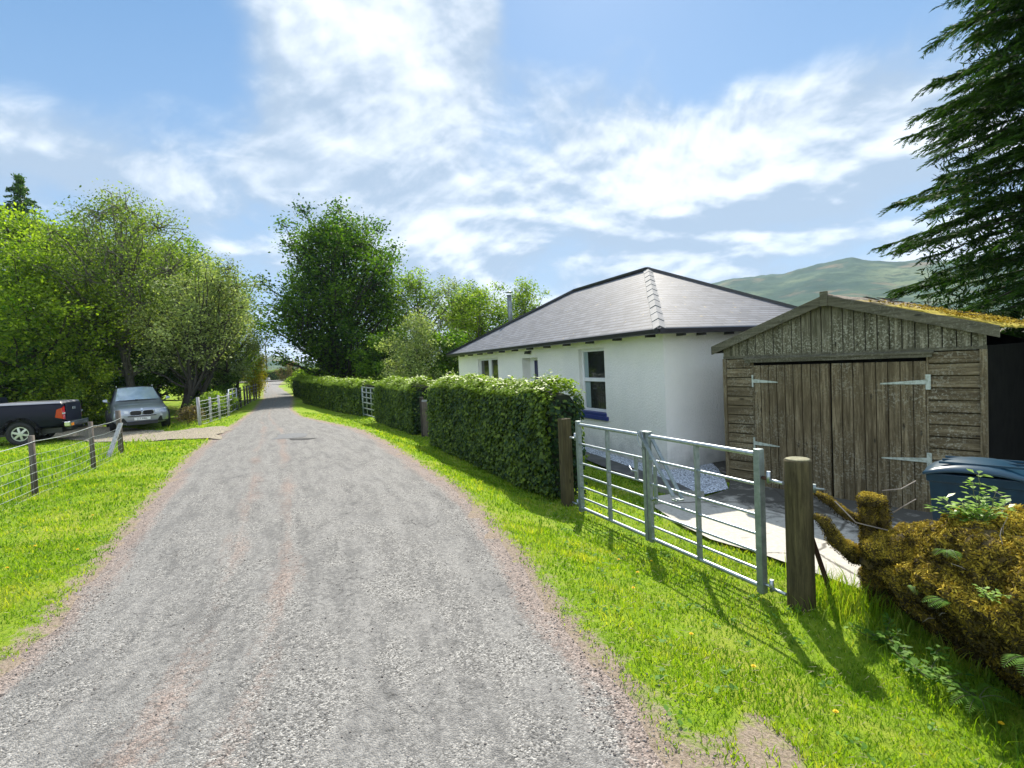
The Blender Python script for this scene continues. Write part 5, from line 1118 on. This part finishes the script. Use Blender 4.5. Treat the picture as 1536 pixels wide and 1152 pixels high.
def suv():
    M = MATS; fwd = R(140); T = empty('parked_suv', (-16.1, 22.2, zf1(-15.3, 21) + .03), -fwd, 'silver grey estate car parked facing the lane, front number plate showing', 'car')
    def sec(y, w, zb, zs, ws, wt, zt):   # half outline
        return (y, [(0, zb), (w * .86, zb), (w * .97, zb + .12), (w, zb + .32), (ws, zs), (wt, zt - .05), (wt * .72, zt - .008), (0, zt)])
    S = [sec(-2.40, .80, .50, 1.02, .76, .60, 1.16), sec(-2.30, .90, .34, 1.06, .86, .64, 1.45), sec(-1.9, .955, .26, 1.10, .90, .66, 1.66), sec(-.9, .965, .25, 1.08, .92, .68, 1.74), sec(.1, .965, .25, 1.06, .92, .67, 1.74),
         sec(.45, .965, .25, 1.05, .92, .68, 1.64), sec(1.15, .965, .25, 1.03, .90, .80, 1.14), sec(1.3, .965, .26, 1.0, .90, .80, 1.10), sec(1.9, .95, .26, .96, .88, .76, 1.04), sec(2.25, .92, .25, .88, .86, .72, .95), sec(2.40, .86, .28, .78, .82, .66, .86), sec(2.47, .74, .34, .66, .74, .6, .76)]
    body = loft(S).build('body', M['paint_silver'], T, sub=1)
    # windscreen, raised slightly off the shell
    g = MB(); pts = [(-.74, 1.10, 1.15), (-.25, 1.17, 1.165), (.25, 1.17, 1.165), (.74, 1.10, 1.15), (.60, .42, 1.64), (.2, .49, 1.665), (-.2, .49, 1.665), (-.60, .42, 1.64)]
    pts = [(x, y + .03, z + .035) for x, y, z in pts]; g.add(pts, [(0, 1, 6, 7), (1, 2, 5, 6), (2, 3, 4, 5)], True); g.build('windscreen', M['carglass'], T)
    M['screen'] = plain('windscreen_glass', (.42, .50, .56), (.28, .36, .43), 2, .08, .35, coat=1.)  # pale base colour stands in for sky reflected in the glass
    T.children[1].data.materials[0] = M['screen']
    for s in (-1, 1):
        g = MB(); q = [(.905, .95, 1.09), (.885, -1.95, 1.12), (.70, -1.7, 1.58), (.705, .1, 1.63), (.715, .35, 1.60)]; g.add([(s * (x + .012), y, z) for x, y, z in q], [(0, 1, 2, 3, 4) if s > 0 else (4, 3, 2, 1, 0)]); g.build('side_window', M['carglass'], T)
        g = MB(); g.add([(s * .97, .86, 1.13), (s * 1.13, .84, 1.15), (s * 1.15, .83, 1.26), (s * 1.0, .85, 1.28), (s * .97, 1.0, 1.14), (s * 1.12, .97, 1.16), (s * 1.13, .95, 1.25), (s * 1.0, .97, 1.27)], [(0, 1, 2, 3), (7, 6, 5, 4), (0, 4, 5, 1), (1, 5, 6, 2), (2, 6, 7, 3), (3, 7, 4, 0)], True); mo = g.build('mirror', M['paint_silver'], T, bevel=.02)
        a = MB(); a.beam((s * .88, .92, 1.08), (s * 1.0, .91, 1.16), .05, .05); a.build('mirror_arm', M['trim'], mo)
        h = MB(); h.add([(s * .42, 2.50, .70), (s * .78, 2.36, .73), (s * .89, 2.16, .86), (s * .80, 2.31, .85), (s * .42, 2.475, .82)], [(0, 1, 2, 3, 4), (4, 3, 2, 1, 0)]); h.build('headlight', M['lamp_white'], T)
        k = MB(); cx = s * .20
        ring = [(cx + .18 * math.copysign(abs(math.cos(a)) ** .5, math.cos(a)), .71 + .095 * math.copysign(abs(math.sin(a)) ** .55, math.sin(a))) for a in [2 * math.pi * i / 20 for i in range(20)]]
        k.add([(x, 2.512, z) for x, z in ring] + [(x, 2.42, z) for x, z in ring], [tuple(range(20)), tuple(reversed(range(20)))] + [(i, 20 + i, 20 + (i + 1) % 20, (i + 1) % 20) for i in range(20)]); gr = k.build('grille', M['trim'], T)
        k = MB(); k.tube([(x, 2.515, z) for x, z in ring + ring[:1]], .011, 6, caps=False); k.build('grille_surround', M['chrome'], gr)
        k = MB(); k.add([(s * .46, 2.50, .34), (s * .80, 2.38, .33), (s * .86, 2.30, .53), (s * .58, 2.48, .54), (s * .50, 2.38, .36), (s * .83, 2.2, .34), (s * .86, 2.15, .52), (s * .60, 2.33, .53)], [(0, 1, 2, 3), (3, 2, 1, 0), (0, 4, 5, 1), (1, 5, 6, 2), (2, 6, 7, 3), (3, 7, 4, 0)]); k.build('air_intake', M['trim'], T)
        k = MB(); k.tube([(s * .62, 2.42, .585), (s * .62, 2.455, .585)], .045, 12); k.build('fog_lamp', M['lamp_white'], T)
        wheel(T, s * .86, 1.48, .375, .27, s, 10); wheel(T, s * .86, -1.45, .375, .27, s, 10)
        k = MB(); k.beam((s * .62, -1.7, 1.73), (s * .62, .05, 1.75), .03, .03); k.build('roof_rail', M['chrome'], T)
    k = MB(); k.box(-.46, .46, 2.44, 2.512, .575, .605); k.box(-.5, .5, 2.42, 2.51, .26, .39); k.build('lower_grille', M['trim'], T)
    k = MB(); k.box(-.26, .26, 2.485, 2.522, .43, .54); pl = k.build('number_plate', M['plate'], T, bevel=.004)
    text_obj('plate_text', 'J17 MRL', .095, M['trim'], pl, (0, 2.524, .485), (R(90), 0, R(180)))
    k = MB(); k.tube([(0, 2.487, .845), (0, 2.50, .848)], .04, 16); k.build('round_badge', M['chrome'], T)
    k = MB(); k.beam((-.6, 1.24, 1.175), (.1, 1.22, 1.20), .012, .02); k.beam((.0, 1.24, 1.175), (.62, 1.2, 1.19), .012, .02); k.build('wiper', M['trim'], T)
suv()

def pickup():
    M = MATS; fwd = R(-113); T = empty('pickup_truck', (-18.1, 17.5, zf1(-16.7, 17.9) + .0), -fwd, 'dark navy pickup truck with covered bed, cut by the left edge of the picture', 'pickup')
    # tail at y=-2.6, rear axle y=-1.45
    def sec(y, w, zb, zs, wt, zt, r=.03): return (y, [(0, zb), (w * .9, zb), (w, zb + .06), (w + .012, zb + .35), (w, zs), (wt, zt - r), (wt - .05, zt), (0, zt + .01)])
    bed = [sec(-2.60, .84, .62, 1.1, .82, 1.31), sec(-2.57, .87, .60, 1.1, .85, 1.33), sec(-2.3, .88, .52, 1.1, .86, 1.34), sec(-.78, .88, .48, 1.1, .87, 1.35)]
    loft(bed).build('bed', M['paint_navy'], T, bevel=.015)
    cab = [sec(-.74, .88, .48, 1.08, .66, 1.78), sec(.7, .88, .48, 1.06, .66, 1.80), sec(1.05, .88, .48, 1.05, .68, 1.72), sec(1.62, .88, .48, 1.03, .80, 1.16), sec(2.4, .86, .48, 1.0, .76, 1.08), sec(2.65, .80, .5, .86, .7, .96)]
    loft(cab).build('cab', M['paint_navy'], T, sub=1)
    c = MB(); c.add([(-.86, -2.58, 1.335), (.86, -2.58, 1.335), (.87, -.8, 1.36), (-.87, -.8, 1.36), (-.80, -2.54, 1.40), (.80, -2.54, 1.40), (.8, -.84, 1.43), (-.8, -.84, 1.43)], [(0, 1, 5, 4), (1, 2, 6, 5), (2, 3, 7, 6), (3, 0, 4, 7), (4, 5, 6, 7)]); c.build('bed_cover', M['cover'], T, bevel=.02)
    t = MB(); t.box(-.70, .70, -2.645, -2.602, .66, 1.30); tg = t.build('tailgate', M['paint_navy'], T, bevel=.012); t = MB(); t.box(-.14, .14, -2.665, -2.646, 1.08, 1.18); t.build('handle', M['chrome'], tg, bevel=.01)
    for s in (-1, 1):
        l = MB(); l.add([(s * .72, -2.625, .76), (s * .885, -2.60, .80), (s * .885, -2.60, 1.18), (s * .74, -2.625, 1.24), (s * .893, -2.40, .86), (s * .893, -2.45, 1.12)], [(0, 1, 2, 3), (3, 2, 1, 0), (1, 4, 5, 2), (2, 5, 4, 1)]); lo = l.build('tail_light', M['lamp_red'], T)
        l = MB(); l.box(min(s * .73, s * .892), max(s * .73, s * .892), -2.635, -2.60, .965, 1.01); l.build('lens_strip', M['lamp_white'], lo)
        w = MB(); n = 14; V = []
        for k in range(n + 1):
            a = math.pi * k / n; V += [(s * p, -1.45 + q * math.cos(a), .40 + q * math.sin(a)) for p, q in ((.875, .42), (.94, .43), (.93, .52), (.875, .53))]
        w.add(V, [(k * 4 + i, k * 4 + i + 1, k * 4 + i + 5, k * 4 + i + 4) for k in range(n) for i in range(3)] + [(k * 4 + i + 4, k * 4 + i + 5, k * 4 + i + 1, k * 4 + i) for k in range(n) for i in range(3)], True); w.build('wheel_arch', M['trim'], T)
        wheel(T, s * .80, -1.45, .385, .25, s, 6); wheel(T, s * .80, 1.62, .385, .25, s, 6)
        g = MB(); q = [(.865, 1.1, 1.1), (.865, -.6, 1.12), (.70, -.55, 1.62), (.70, .75, 1.66)]; g.add([(s * (x + .02), y, z) for x, y, z in q], [(0, 1, 2, 3), (3, 2, 1, 0)]); g.build('side_window', M['carglass'], T)
        f = MB(); f.box(min(s * .78, s * .9), max(s * .78, s * .9), -1.97, -1.95, .28, .55); f.build('mud_flap', M['trim'], T)
    b = MB(); b.box(-.88, .88, -2.80, -2.62, .52, .70); b.build('bumper', M['chrome'], T, bevel=.03)
    b = MB(); b.box(-.5, .5, -2.72, -2.55, .40, .52); b.tube([(0, -2.75, .45), (0, -2.92, .45), (0, -2.92, .52)], .022, 8); b.build('tow_bar', M['trim'], T)
    b = MB(); b.box(-.84, -.6, -2.815, -2.80, .55, .64); b.build('reflector', M['lamp_amber'], T)
    b = MB(); b.box(-.7, .7, -2.5, 2.3, .32, .5); b.build('chassis', M['trim'], T)
pickup()

def bin_():
    M = MATS; T = empty('wheelie_bin', (4.16, 4.62, -.17), R(-48), 'large blue plastic wheelie bin with domed lid behind the mossy bank', 'bin')
    w, d = .33, .27; b = MB(); V = []
    for z, s in ((.06, .84), (.3, .88), (.92, .985), (.925, 1.04), (1.0, 1.05)): V += [(-w * s, -d * s, z), (w * s, -d * s, z), (w * s, d * s, z), (-w * s, d * s, z)]
    b.add(V, [(k * 4 + i, k * 4 + (i + 1) % 4, k * 4 + 4 + (i + 1) % 4, k * 4 + 4 + i) for k in range(4) for i in range(4)] + [(3, 2, 1, 0), (16, 17, 18, 19)])
    b.build('body', M['bin'], T, bevel=.015)
    V = []; n = 10; m = 6
    l = MB()
    for i in range(n + 1):
        for j in range(m + 1):
            u, v = -1 + 2 * i / n, -1 + 2 * j / m; V.append((u * (w + .035), v * (d + .035), 1.005 + .10 * (1 - abs(u) ** 2.4) * (1 - .5 * v * v) + .012 * (abs(v) < .4)))
    k = len(V); V += [(a, b_, 1.0 if 0 else c - .025) for a, b_, c in V]; I = lambda i, j: i * (m + 1) + j
    F = [(I(i, j), I(i + 1, j), I(i + 1, j + 1), I(i, j + 1)) for i in range(n) for j in range(m)]; F += [tuple(k + q for q in reversed(f)) for f in F]
    for i in range(n): F += [(I(i, 0), k + I(i, 0), k + I(i + 1, 0), I(i + 1, 0)), (I(i + 1, m), k + I(i + 1, m), k + I(i, m), I(i, m))]
    for j in range(m): F += [(I(0, j + 1), k + I(0, j + 1), k + I(0, j), I(0, j)), (I(n, j), k + I(n, j), k + I(n, j + 1), I(n, j + 1))]
    l.add(V, F, True); l.build('lid', M['bin_lid'], T)
    for i in range(3): y = -d + .09 + i * .16; MB().beam((-w * .8, y, 1.085), (w * .9, y, 1.09), .02, .018).build('lid_rib', M['bin_lid'], T)
    MB().tube([(-.26, d + .07, .98), (.26, d + .07, .98)], .016, 8).build('handle', M['bin'], T)
    for s in (-1, 1): MB().tube([(s * .30, d * .9, .1), (s * .36, d * .9, .1)], .1, 16).build('wheel', M['tyre'], T)
bin_()

# ------------------------------------------------------------------ mossy stump, log, bank and the plants on them
def lumpy(name, pts, rad, m, parent, seed=1, n=20, amp=.30, sub=9, fr=9.):
    """a lumpy limb along pts (smoothly resampled)"""
    A = np.array(pts, float); t = np.linspace(0, len(A) - 1, (len(A) - 1) * sub + 1); P = np.stack([np.interp(t, range(len(A)), A[:, k]) for k in range(3)], 1); r = np.interp(t, range(len(A)), rad); T_ = np.gradient(P, axis=0); T_ /= np.linalg.norm(T_, axis=1)[:, None]
    ref = np.array([.3, .9, .1]); Aa = np.cross(T_, ref); Aa /= np.linalg.norm(Aa, axis=1)[:, None]; B = np.cross(T_, Aa); V = []; 
    for i in range(len(P)):
        for k in range(n):
            a = 2 * math.pi * k / n; d = Aa[i] * math.cos(a) + B[i] * math.sin(a); p = P[i] + d * r[i]; q = mnoise.noise(Vector(p * fr) + Vector((seed, 0, 0))) + .5 * mnoise.noise(Vector(p * fr * 2.7)); V.append(P[i] + d * r[i] * (1 + amp * q * 1.6))
    V.append(P[0]); V.append(P[-1]); L = len(P); F = [(i * n + k, i * n + (k + 1) % n, (i + 1) * n + (k + 1) % n, (i + 1) * n + k) for i in range(L - 1) for k in range(n)]
    me = bpy.data.meshes.new(name); me.from_pydata([tuple(v) for v in V], [], F + [(L * n, (k + 1) % n, k) for k in range(n)] + [(L * n + 1, (L - 1) * n + k, (L - 1) * n + (k + 1) % n) for k in range(n)])
    for p in me.polygons: p.use_smooth = True
    me.update(); return link_mesh(name, me, m, parent)
def moss_on(name, objs, dens, size, parent, seed=3, lo=-.5, push=.004):
    """moss sprigs scattered on the faces of objs (local coordinates of the same parent)"""
    P = []; Nn = []; rg = np.random.default_rng(seed)
    for o in objs:
        me = o.data; me.calc_loop_triangles(); co = np.empty(len(me.vertices) * 3); me.vertices.foreach_get('co', co); co = co.reshape(-1, 3)
        tr = np.array([t.vertices[:] for t in me.loop_triangles]); A, B, Cc = co[tr[:, 0]], co[tr[:, 1]], co[tr[:, 2]]; n = np.cross(B - A, Cc - A); ar = np.linalg.norm(n, axis=1) / 2; n /= (2 * ar)[:, None] + 1e-12
        w = .3 + .7 * np.clip((n[:, 2] - lo) / (1 - lo) * 1.6, 0, 1); k = rg.poisson(ar * dens * w); i = np.repeat(np.arange(len(tr)), k); u = rg.random((len(i), 2)); f = u.sum(1) > 1; u[f] = 1 - u[f]
        p = A[i] + (B[i] - A[i]) * u[:, :1] + (Cc[i] - A[i]) * u[:, 1:]; P.append(p + n[i] * (push + rg.uniform(-.004, .014, len(i)))[:, None]); Nn.append(n[i])
    P = np.concatenate(P); Nn = np.concatenate(Nn); nz = np.array([mnoise.noise(Vector(p) * 5.) + .7 * mnoise.noise(Vector(p) * 17.) for p in P]); tn = .17 + .40 * nz + .40 * Nn[:, 2]  # tint rises with upward normals: sunlit crest painted in, shaded faces darker
    k = nz > -.55; P, Nn, tn = P[k], Nn[k], tn[k]
    return leaf_cloud(name, P, size, MATS['moss'], parent, up=0, spread=.003, norm=Nn * .25, tint=tn, tv=.16, aspect=.34, svar=.6)
def stump():
    M = MATS; T = empty('mossy_stump', (2.72, 3.98, 0), 0, 'mossy cut tree stump with crooked stubs beside the round gate post', 'stump')
    a = lumpy('trunk', [(.12, .05, -.1), (.08, .02, .25), (.03, 0, .52), (.0, 0, .76), (.0, 0, .83), (.0, 0, .845)], [.13, .105, .08, .078, .098, .085], M['moss_base'], T, 1)
    b = lumpy('stub', [(.06, -.06, .3), (.05, -.09, .55), (.04, -.10, .76), (.04, -.10, .79)], [.04, .035, .032, .022], M['moss_base'], T, 2, 12)
    c = lumpy('limb', [(.05, .05, .36), (-.12, .03, .38), (-.25, .0, .47), (-.33, -.02, .60), (-.38, -.02, .68), (-.45, -.02, .71)], [.075, .06, .045, .038, .035, .02], M['moss_base'], T, 3, 12)
    d = lumpy('branch', [(0, .04, .60), (-.13, .08, .68), (-.27, .12, .80), (-.36, .12, .85)], [.035, .028, .024, .016], M['moss_base'], T, 4, 10)
    moss_on('moss', (a, b, c, d), 60000, .012, T)
    k = MB(); k.tube([(-.28, -.02, .82), (-.15, -.06, .66), (.03, -.15, .62)], .005, 5); k.tube([(.1, 0, .88), (.26, .02, .88), (.4, .05, .93)], .004, 5); k.tube([(.2, .02, .70), (.32, 0, .78), (.36, 0, .8)], .004, 5); k.build('dry_twig', M['twig'], T)
    L = empty('mossy_log', (2.8, 3.8, 0), 0, 'thick moss covered log lying between the stump and the bank', 'log')
    a = lumpy('log', [(-.1, .1, .30), (-.04, .02, .44), (.03, -.15, .52), (.1, -.35, .56), (.2, -.6, .6)], [.10, .16, .17, .16, .17], M['moss_base'], L, 6, 18)
    moss_on('moss', (a,), 45000, .014, L)
stump()
def bank():
    M = MATS; T = empty('mossy_bank', (2.80, 3.2, 0), 0, 'tall moss covered stone bank with ferns at the right edge of the picture', 'bank')
    # swept lump: cross-sections along y
    V = []; n = 40; ys = np.linspace(.78, -2.6, 90)
    for y in ys:
        t = (.62 - y) / 3.2; hgt = (.84 if y < .10 else max(.50, .84 - (y - .10) * 4.4) - max(0, y - .45) * .9) + .05 * math.sin(y * 3); xc = .13 + .05 * y - .10 * max(0, y - .3); w = .42 if y < .3 else .42 - (y - .3) * .35
        for k in range(n):
            a = math.pi * (1.12 - 1.24 * k / (n - 1)); c, s_ = math.cos(a), math.sin(a); x = xc + w * math.copysign(abs(c) ** .6, c); z = -.1 + (hgt + .16) * max(0, s_) ** .5 if s_ > 0 else -.15
            p = Vector((x, y, z)); q = mnoise.noise(p * 2.2) * .13 + mnoise.noise(p * 5) * .09 + mnoise.noise(p * 12) * .045 + mnoise.noise(p * 26) * .02; V.append((x + q * c + (.30 * max(0, .5 - z) / .5 if c < 0 else 0), y + q * .4, z + q * max(.1, s_)))
    F = [(i * n + k, i * n + k + 1, (i + 1) * n + k + 1, (i + 1) * n + k) for i in range(len(ys) - 1) for k in range(n - 1)] + [tuple(range(n)), tuple((len(ys) - 1) * n + k for k in reversed(range(n)))]
    b = MB(); b.add(V, [tuple(reversed(f)) for f in F], True); o = b.build('bank_body', M['moss_base'], T)
    if o.data.polygons[40 * (n - 1) + 20].normal.z < 0: o.data.flip_normals()
    moss_on('moss', (o,), 30000, .017, T); moss_on('long_moss', (o,), 2600, .030, T, seed=9, push=.01)
    rd = random.Random(4); co = [v.co for v in o.data.vertices]; nr = [v.normal.copy() for v in o.data.vertices]
    for i in range(46):
        j = rd.randrange(len(co)); p = co[j]; 
        if p.z < .1: continue
        d = (nr[j] + Vector((rd.uniform(-.8, .8), rd.uniform(-.8, .8), rd.uniform(-.3, .8)))).normalized(); l = rd.uniform(.05, .17); q = p + d * l * .5 + Vector((rd.uniform(-.02, .02), rd.uniform(-.02, .02), .01))
        MB().tube([p, q, p + d * l], [.003, .0025, .0012], 4).build('dead_stem', M['twig'], T)
    return o
BK = bank()
def fern(label, x, y, z, n, L, seed, az=None, group='ferns growing from the mossy bank'):
    rg = np.random.default_rng(seed); T = empty('fern', (x, y, z), 0, label, 'fern', group); V = []; tin = []; polys = []
    for i in range(n):
        a = rg.uniform(0, 6.28) if az is None else az + rg.normal(0, .6); d = np.array([math.cos(a), math.sin(a), 0]); l = L * rg.uniform(.7, 1.15); t = np.linspace(0, 1, 16)[:, None]; B = d * l * t + np.array([0, 0, 1.]) * l * (.75 * t - .8 * t ** 2); polys.append((B, np.linspace(.004, .001, 16))); sd = np.array([-d[1], d[0], 0])
        for j in range(2, 16):
            u = j / 15; w = l * .26 * math.sin(math.pi * min(1, u * .95 + .05)) ** .8 + .008
            for s in (-1, 1):
                dd = sd * s + d * .45; dd = dd / np.linalg.norm(dd); e = B[j] + dd * w + np.array([0, 0, -.15 * w]); c = (B[j] + e) / 2; q = d * l * .028; V.append((B[j], c + q, e, c - q)); tin.append(rg.normal(.5, .2))
    tubes_np('rachis', polys, MATS['green_stem'], T); V = np.array(V).reshape(-1, 3); np_mesh('frond', V, np.arange(len(V)).reshape(-1, 4), LEAF['fern'], T, tint=np.clip(tin, 0, 1))
fern('small fern arching from the log below the moss crest', 2.98, 3.62, .60, 5, .15, 1, -1.2)
fern('green fern high on the shaded face of the bank', 2.50, 3.0, .78, 5, .12, 2, -2.4)
fern('fern halfway down the shaded face of the bank', 2.47, 2.95, .50, 5, .13, 3, -2.4)
fern('fern at the grassy foot of the bank', 2.45, 2.75, .06, 7, .17, 4)
fern('fern low on the bank close to the right edge', 2.44, 2.45, .45, 6, .15, 5, -2.5)
fern('tiny fern where the log meets the tall bank', 2.55, 3.35, .42, 5, .11, 6, -2.2)
def rose(label, base, stems, seed, leaf=.05, name='leafy_shoot', group='leafy shoots sprouting on the bank', lm='rose'):
    rg = np.random.default_rng(seed); T = empty(name, base, 0, label, 'plant', group); polys = []; V = []; tin = []
    for e in stems:
        e = np.array(e, float); k = 8; P = wig((0, 0, 0), e, k, .25, rg); polys.append((P, np.linspace(.005, .002, k)))
        for j in range(1, k):
            for s in range(3 if j < k - 1 else 5):
                a = rg.uniform(0, 6.28); d = np.array([math.cos(a), math.sin(a), rg.uniform(-.25, .5)]); d /= np.linalg.norm(d); st = P[j] + d * leaf * .5; tip = st + d * leaf * rg.uniform(.8, 1.3); sd = np.cross(d, [0, 0, 1.]); sd /= np.linalg.norm(sd); w = leaf * .33; m = (st + tip) / 2; up = np.array([0, 0, leaf * .10])
                polys.append((np.array([P[j], st]), [.0015, .001])); V += [st, m + sd * w + up, tip, m - sd * w + up]; tin.append(rg.normal(.55, .25))
    tubes_np('stem', polys, MATS['green_stem'], T); V = np.array(V); np_mesh('leaves', V, np.arange(len(V)).reshape(-1, 4), LEAF[lm], T, tint=np.clip(tin, 0, 1))
rose('tall leafy rose shoot standing up in front of the blue bin', (2.80, 3.10, .88), [(.02, .05, .30), (.08, 0, .20), (-.1, .02, .14), (.03, .1, .24)], 1, .05)
rose('low pale leafy spray lying on the bank crest left of the tall shoot', (2.78, 3.15, .88), [(-.16, .05, .09), (-.10, .10, .13), (.1, .05, .1), (-.05, 0, .11), (.15, -.05, .12), (.2, 0, .08)], 2, .05)
rose('yellow green leafy spray on the bank crest at the right edge', (2.98, 2.92, .92), [(.1, -.05, .12), (.15, .05, .14), (0, -.1, .1), (.2, -.1, .1)], 3, .038)
rose('small leafy sprig on the dark face of the bank', (2.48, 2.72, .62), [(-.06, -.03, .08), (.03, -.06, .05)], 4, .028)
rose('clump of dark leaves on the ground at the foot of the tall bank', (2.38, 3.0, .02), [(-.12, -.05, .10), (.05, -.15, .12), (.1, .05, .14), (-.1, .12, .09), (0, -.25, .08), (-.05, .25, .1)], 6, .045, lm='fern')
rose('clump of dark ground leaves in the shade below the log', (2.42, 3.45, .0), [(-.1, -.05, .08), (.05, -.1, .1), (.1, .05, .12), (-.15, .08, .07), (0, -.2, .06)], 5, .04, lm='fern')
def tuft():
    # long grass behind the round post
    n = 520; x = 2.55 + rng.normal(0, .16, n); y = 4.0 + rng.normal(0, .2, n); k = ~in_poly(x, y, CONC) | (rng.random(n) < .3); x, y = x[k], y[k]; n = len(x); z = zf(x, y); h = rng.uniform(.1, .3, n); a = rng.uniform(0, 6.28, n); w = .0035; l = rng.uniform(.1, .7, n) * h; b = rng.uniform(0, 6.28, n)
    V = np.empty((n, 5, 3)); dx, dy = np.cos(a) * w, np.sin(a) * w; lx, ly = np.cos(b) * l, np.sin(b) * l
    V[:, 0] = np.stack([x - dx, y - dy, z], 1); V[:, 1] = np.stack([x + dx, y + dy, z], 1); V[:, 2] = np.stack([x + dx * .8 + lx * .35, y + dy * .8 + ly * .35, z + h * .6], 1); V[:, 3] = np.stack([x - dx * .8 + lx * .35, y - dy * .8 + ly * .35, z + h * .6], 1); V[:, 4] = np.stack([x + lx, y + ly, z + h * .93], 1)
    bb = np.arange(n)[:, None] * 5; F = np.concatenate([bb + [0, 1, 2], bb + [0, 2, 3], bb + [3, 2, 4]], 0); t = rng.uniform(.2, .9, n)
    tag(np_mesh('long_grass', V.reshape(-1, 3), F, MATS['grassblade'], tint=np.concatenate([t, t, t])), 'tuft of long grass behind the round gate post', 'grass', kind='stuff')
tuft()
def dandelions():
    src = None; spots = [(1.05, 3.2), (1.55, 2.55), (2.45, 2.62), (1.0, 4.4), (1.25, 4.9), (.9, 4.7), (1.3, 2.9), (-4.6, 4.6), (-4.9, 5.2), (-5.2, 6.3), (-4.3, 5.0), (.85, 3.9)]
    T = empty('dandelion', (*spots[0], zf1(*spots[0])), 0, 'small yellow dandelion in the verge grass', 'flower', 'dandelions dotted in the verges')
    s = MB(); s.tube([(0, 0, 0), (.002, 0, .045)], .0015, 5); st = s.build('stem', MATS['grassblade'], T)
    f = MB()
    for ring, (r, z, k) in enumerate(((.013, .047, 12), (.009, .051, 10), (.004, .054, 6))):
        for i in range(k): a = 6.283 * i / k + ring; f.beam((0, 0, .045), (r * math.cos(a), r * math.sin(a), z), .004, .0015)
    fl = f.build('flower_head', MATS['yellow'], T)
    for x, y in spots[1:]:
        r_ = T.copy(); C.objects.link(r_); r_.location = (x, y, zf1(x, y)); r_.rotation_euler = (0, 0, x * 9)
        for c in (st, fl): d = c.copy(); C.objects.link(d); d.parent = r_
dandelions()
# ------------------------------------------------------------------ far things
def far_things():
    T = empty('utility_pole', (-60.5, 129, 1.03), 0, 'thin wooden utility pole far beyond the end of the lane', 'pole'); MB().tube([(0, 0, -.2), (0, 0, 9.0)], [.17, .12], 8).build('shaft', MATS['bark_d'], T); MB().beam((-.7, .4, 8.5), (.7, -.4, 8.5), .12, .12).build('crossarm', MATS['bark_d'], T)
    for x, y, l in ((-43.0, 89.2, 'left of two pale boulders below the distant hedge'), (-41.3, 88.3, 'right of two pale boulders below the distant hedge')):
        o = lumpy('boulder', [(0, 0, 0), (0, 0, .25), (0, 0, .5)], [.30, .36, .2], MATS['stone'], None, int(x), 10); o.location = (x, y, 1.05); tag(o, l, 'boulder', None)
    # hills: azimuth -> crest height in metres at 1500 m
    az = [-60, -40, -28, -25.4, -24.5, -23.6, -22.7, -20, -10, 0, 10, 17, 21.2, 23.4, 26.4, 27.8, 29.2, 31.4, 33.5, 35, 36.4, 39.2, 42, 50, 70]; ht = [30, 30, 30, 40, 50, 45, 30, 24, 30, 60, 110, 160, 181, 193, 191, 190, 198, 204, 204, 194, 186, 180, 165, 150, 120]
    A = np.linspace(-60, 70, 520); D = np.concatenate([np.linspace(500, 1500, 46), np.linspace(1540, 2200, 8)]); V = []
    for i, a in enumerate(A):
        c = np.interp(a, az, ht); ca = math.cos(R(a))
        for d in D:
            t = (d - 500) / 1000; prof = (sstep(t * .98) * .92 + t * .08) if t <= 1 else 1 - (t - 1) * .6; x, y = d * math.sin(R(a)), d * ca; k = min(1, max(0, t * 1.6)) 
            nz = mnoise.fractal(Vector((x / 130, y / 130, 2)), 1.0, 2.1, 6); V.append((x, y, 1 + max(-2, float(prof) * c + nz * 7 * k * min(1.3, c / 90) + (mnoise.noise(Vector((x / 26, y / 26, 0))) * 2.5 if t < 1.3 else 0) * k)))
    n = len(D); F = [(i * n + k, (i + 1) * n + k, (i + 1) * n + k + 1, i * n + k + 1) for i in range(len(A) - 1) for k in range(n - 1)]
    m, nt = new_mat('hillside'); tc = N(nt, 'ShaderNodeTexCoord'); v = tc.outputs['Object']; a = add_noise(nt, v, .006, 8, .62); b = add_noise(nt, v, .03, 8, .7); c = add_noise(nt, v, .012, 6, .6, (1, 1, 2))
    col = ramp(nt, a, [(.38, (.02, .048, .028)), (.5, (.05, .085, .045)), (.66, (.16, .19, .09))]); col = mixc(nt, rng_map(nt, b, .50, .60, 0, .85), col, (.025, .05, .02)); col = mixc(nt, rng_map(nt, c, .56, .68, 0, .7), col, (.20, .15, .09))
    finish(nt, col, 1., 0, b, .6, 3., .05)
    o = np_mesh('hills', V, np.array(F), m, smooth=True); tag(o, kind='structure')
    # trees on the skyline of the hill
    P = []
    for i in range(420):
        a = rng.uniform(18, 31); d = rng.uniform(1150, 1520); P.append((a, d))
far_things()

def haze():
    b = MB(); b.box(-3600, 3600, -300, 3600, -4, 330); m, nt = new_mat('air'); v = N(nt, 'ShaderNodeVolumePrincipled'); v.inputs['Color'].default_value = (.55, .75, 1.0, 1); v.inputs['Density'].default_value = .00017; v.inputs['Anisotropy'].default_value = 0
    o = N(nt, 'ShaderNodeOutputMaterial'); nt.links.new(v.outputs[0], o.inputs['Volume']); ob = b.build('haze', m); tag(ob, 'thin blue haze in the air', 'haze', kind='stuff')
haze()
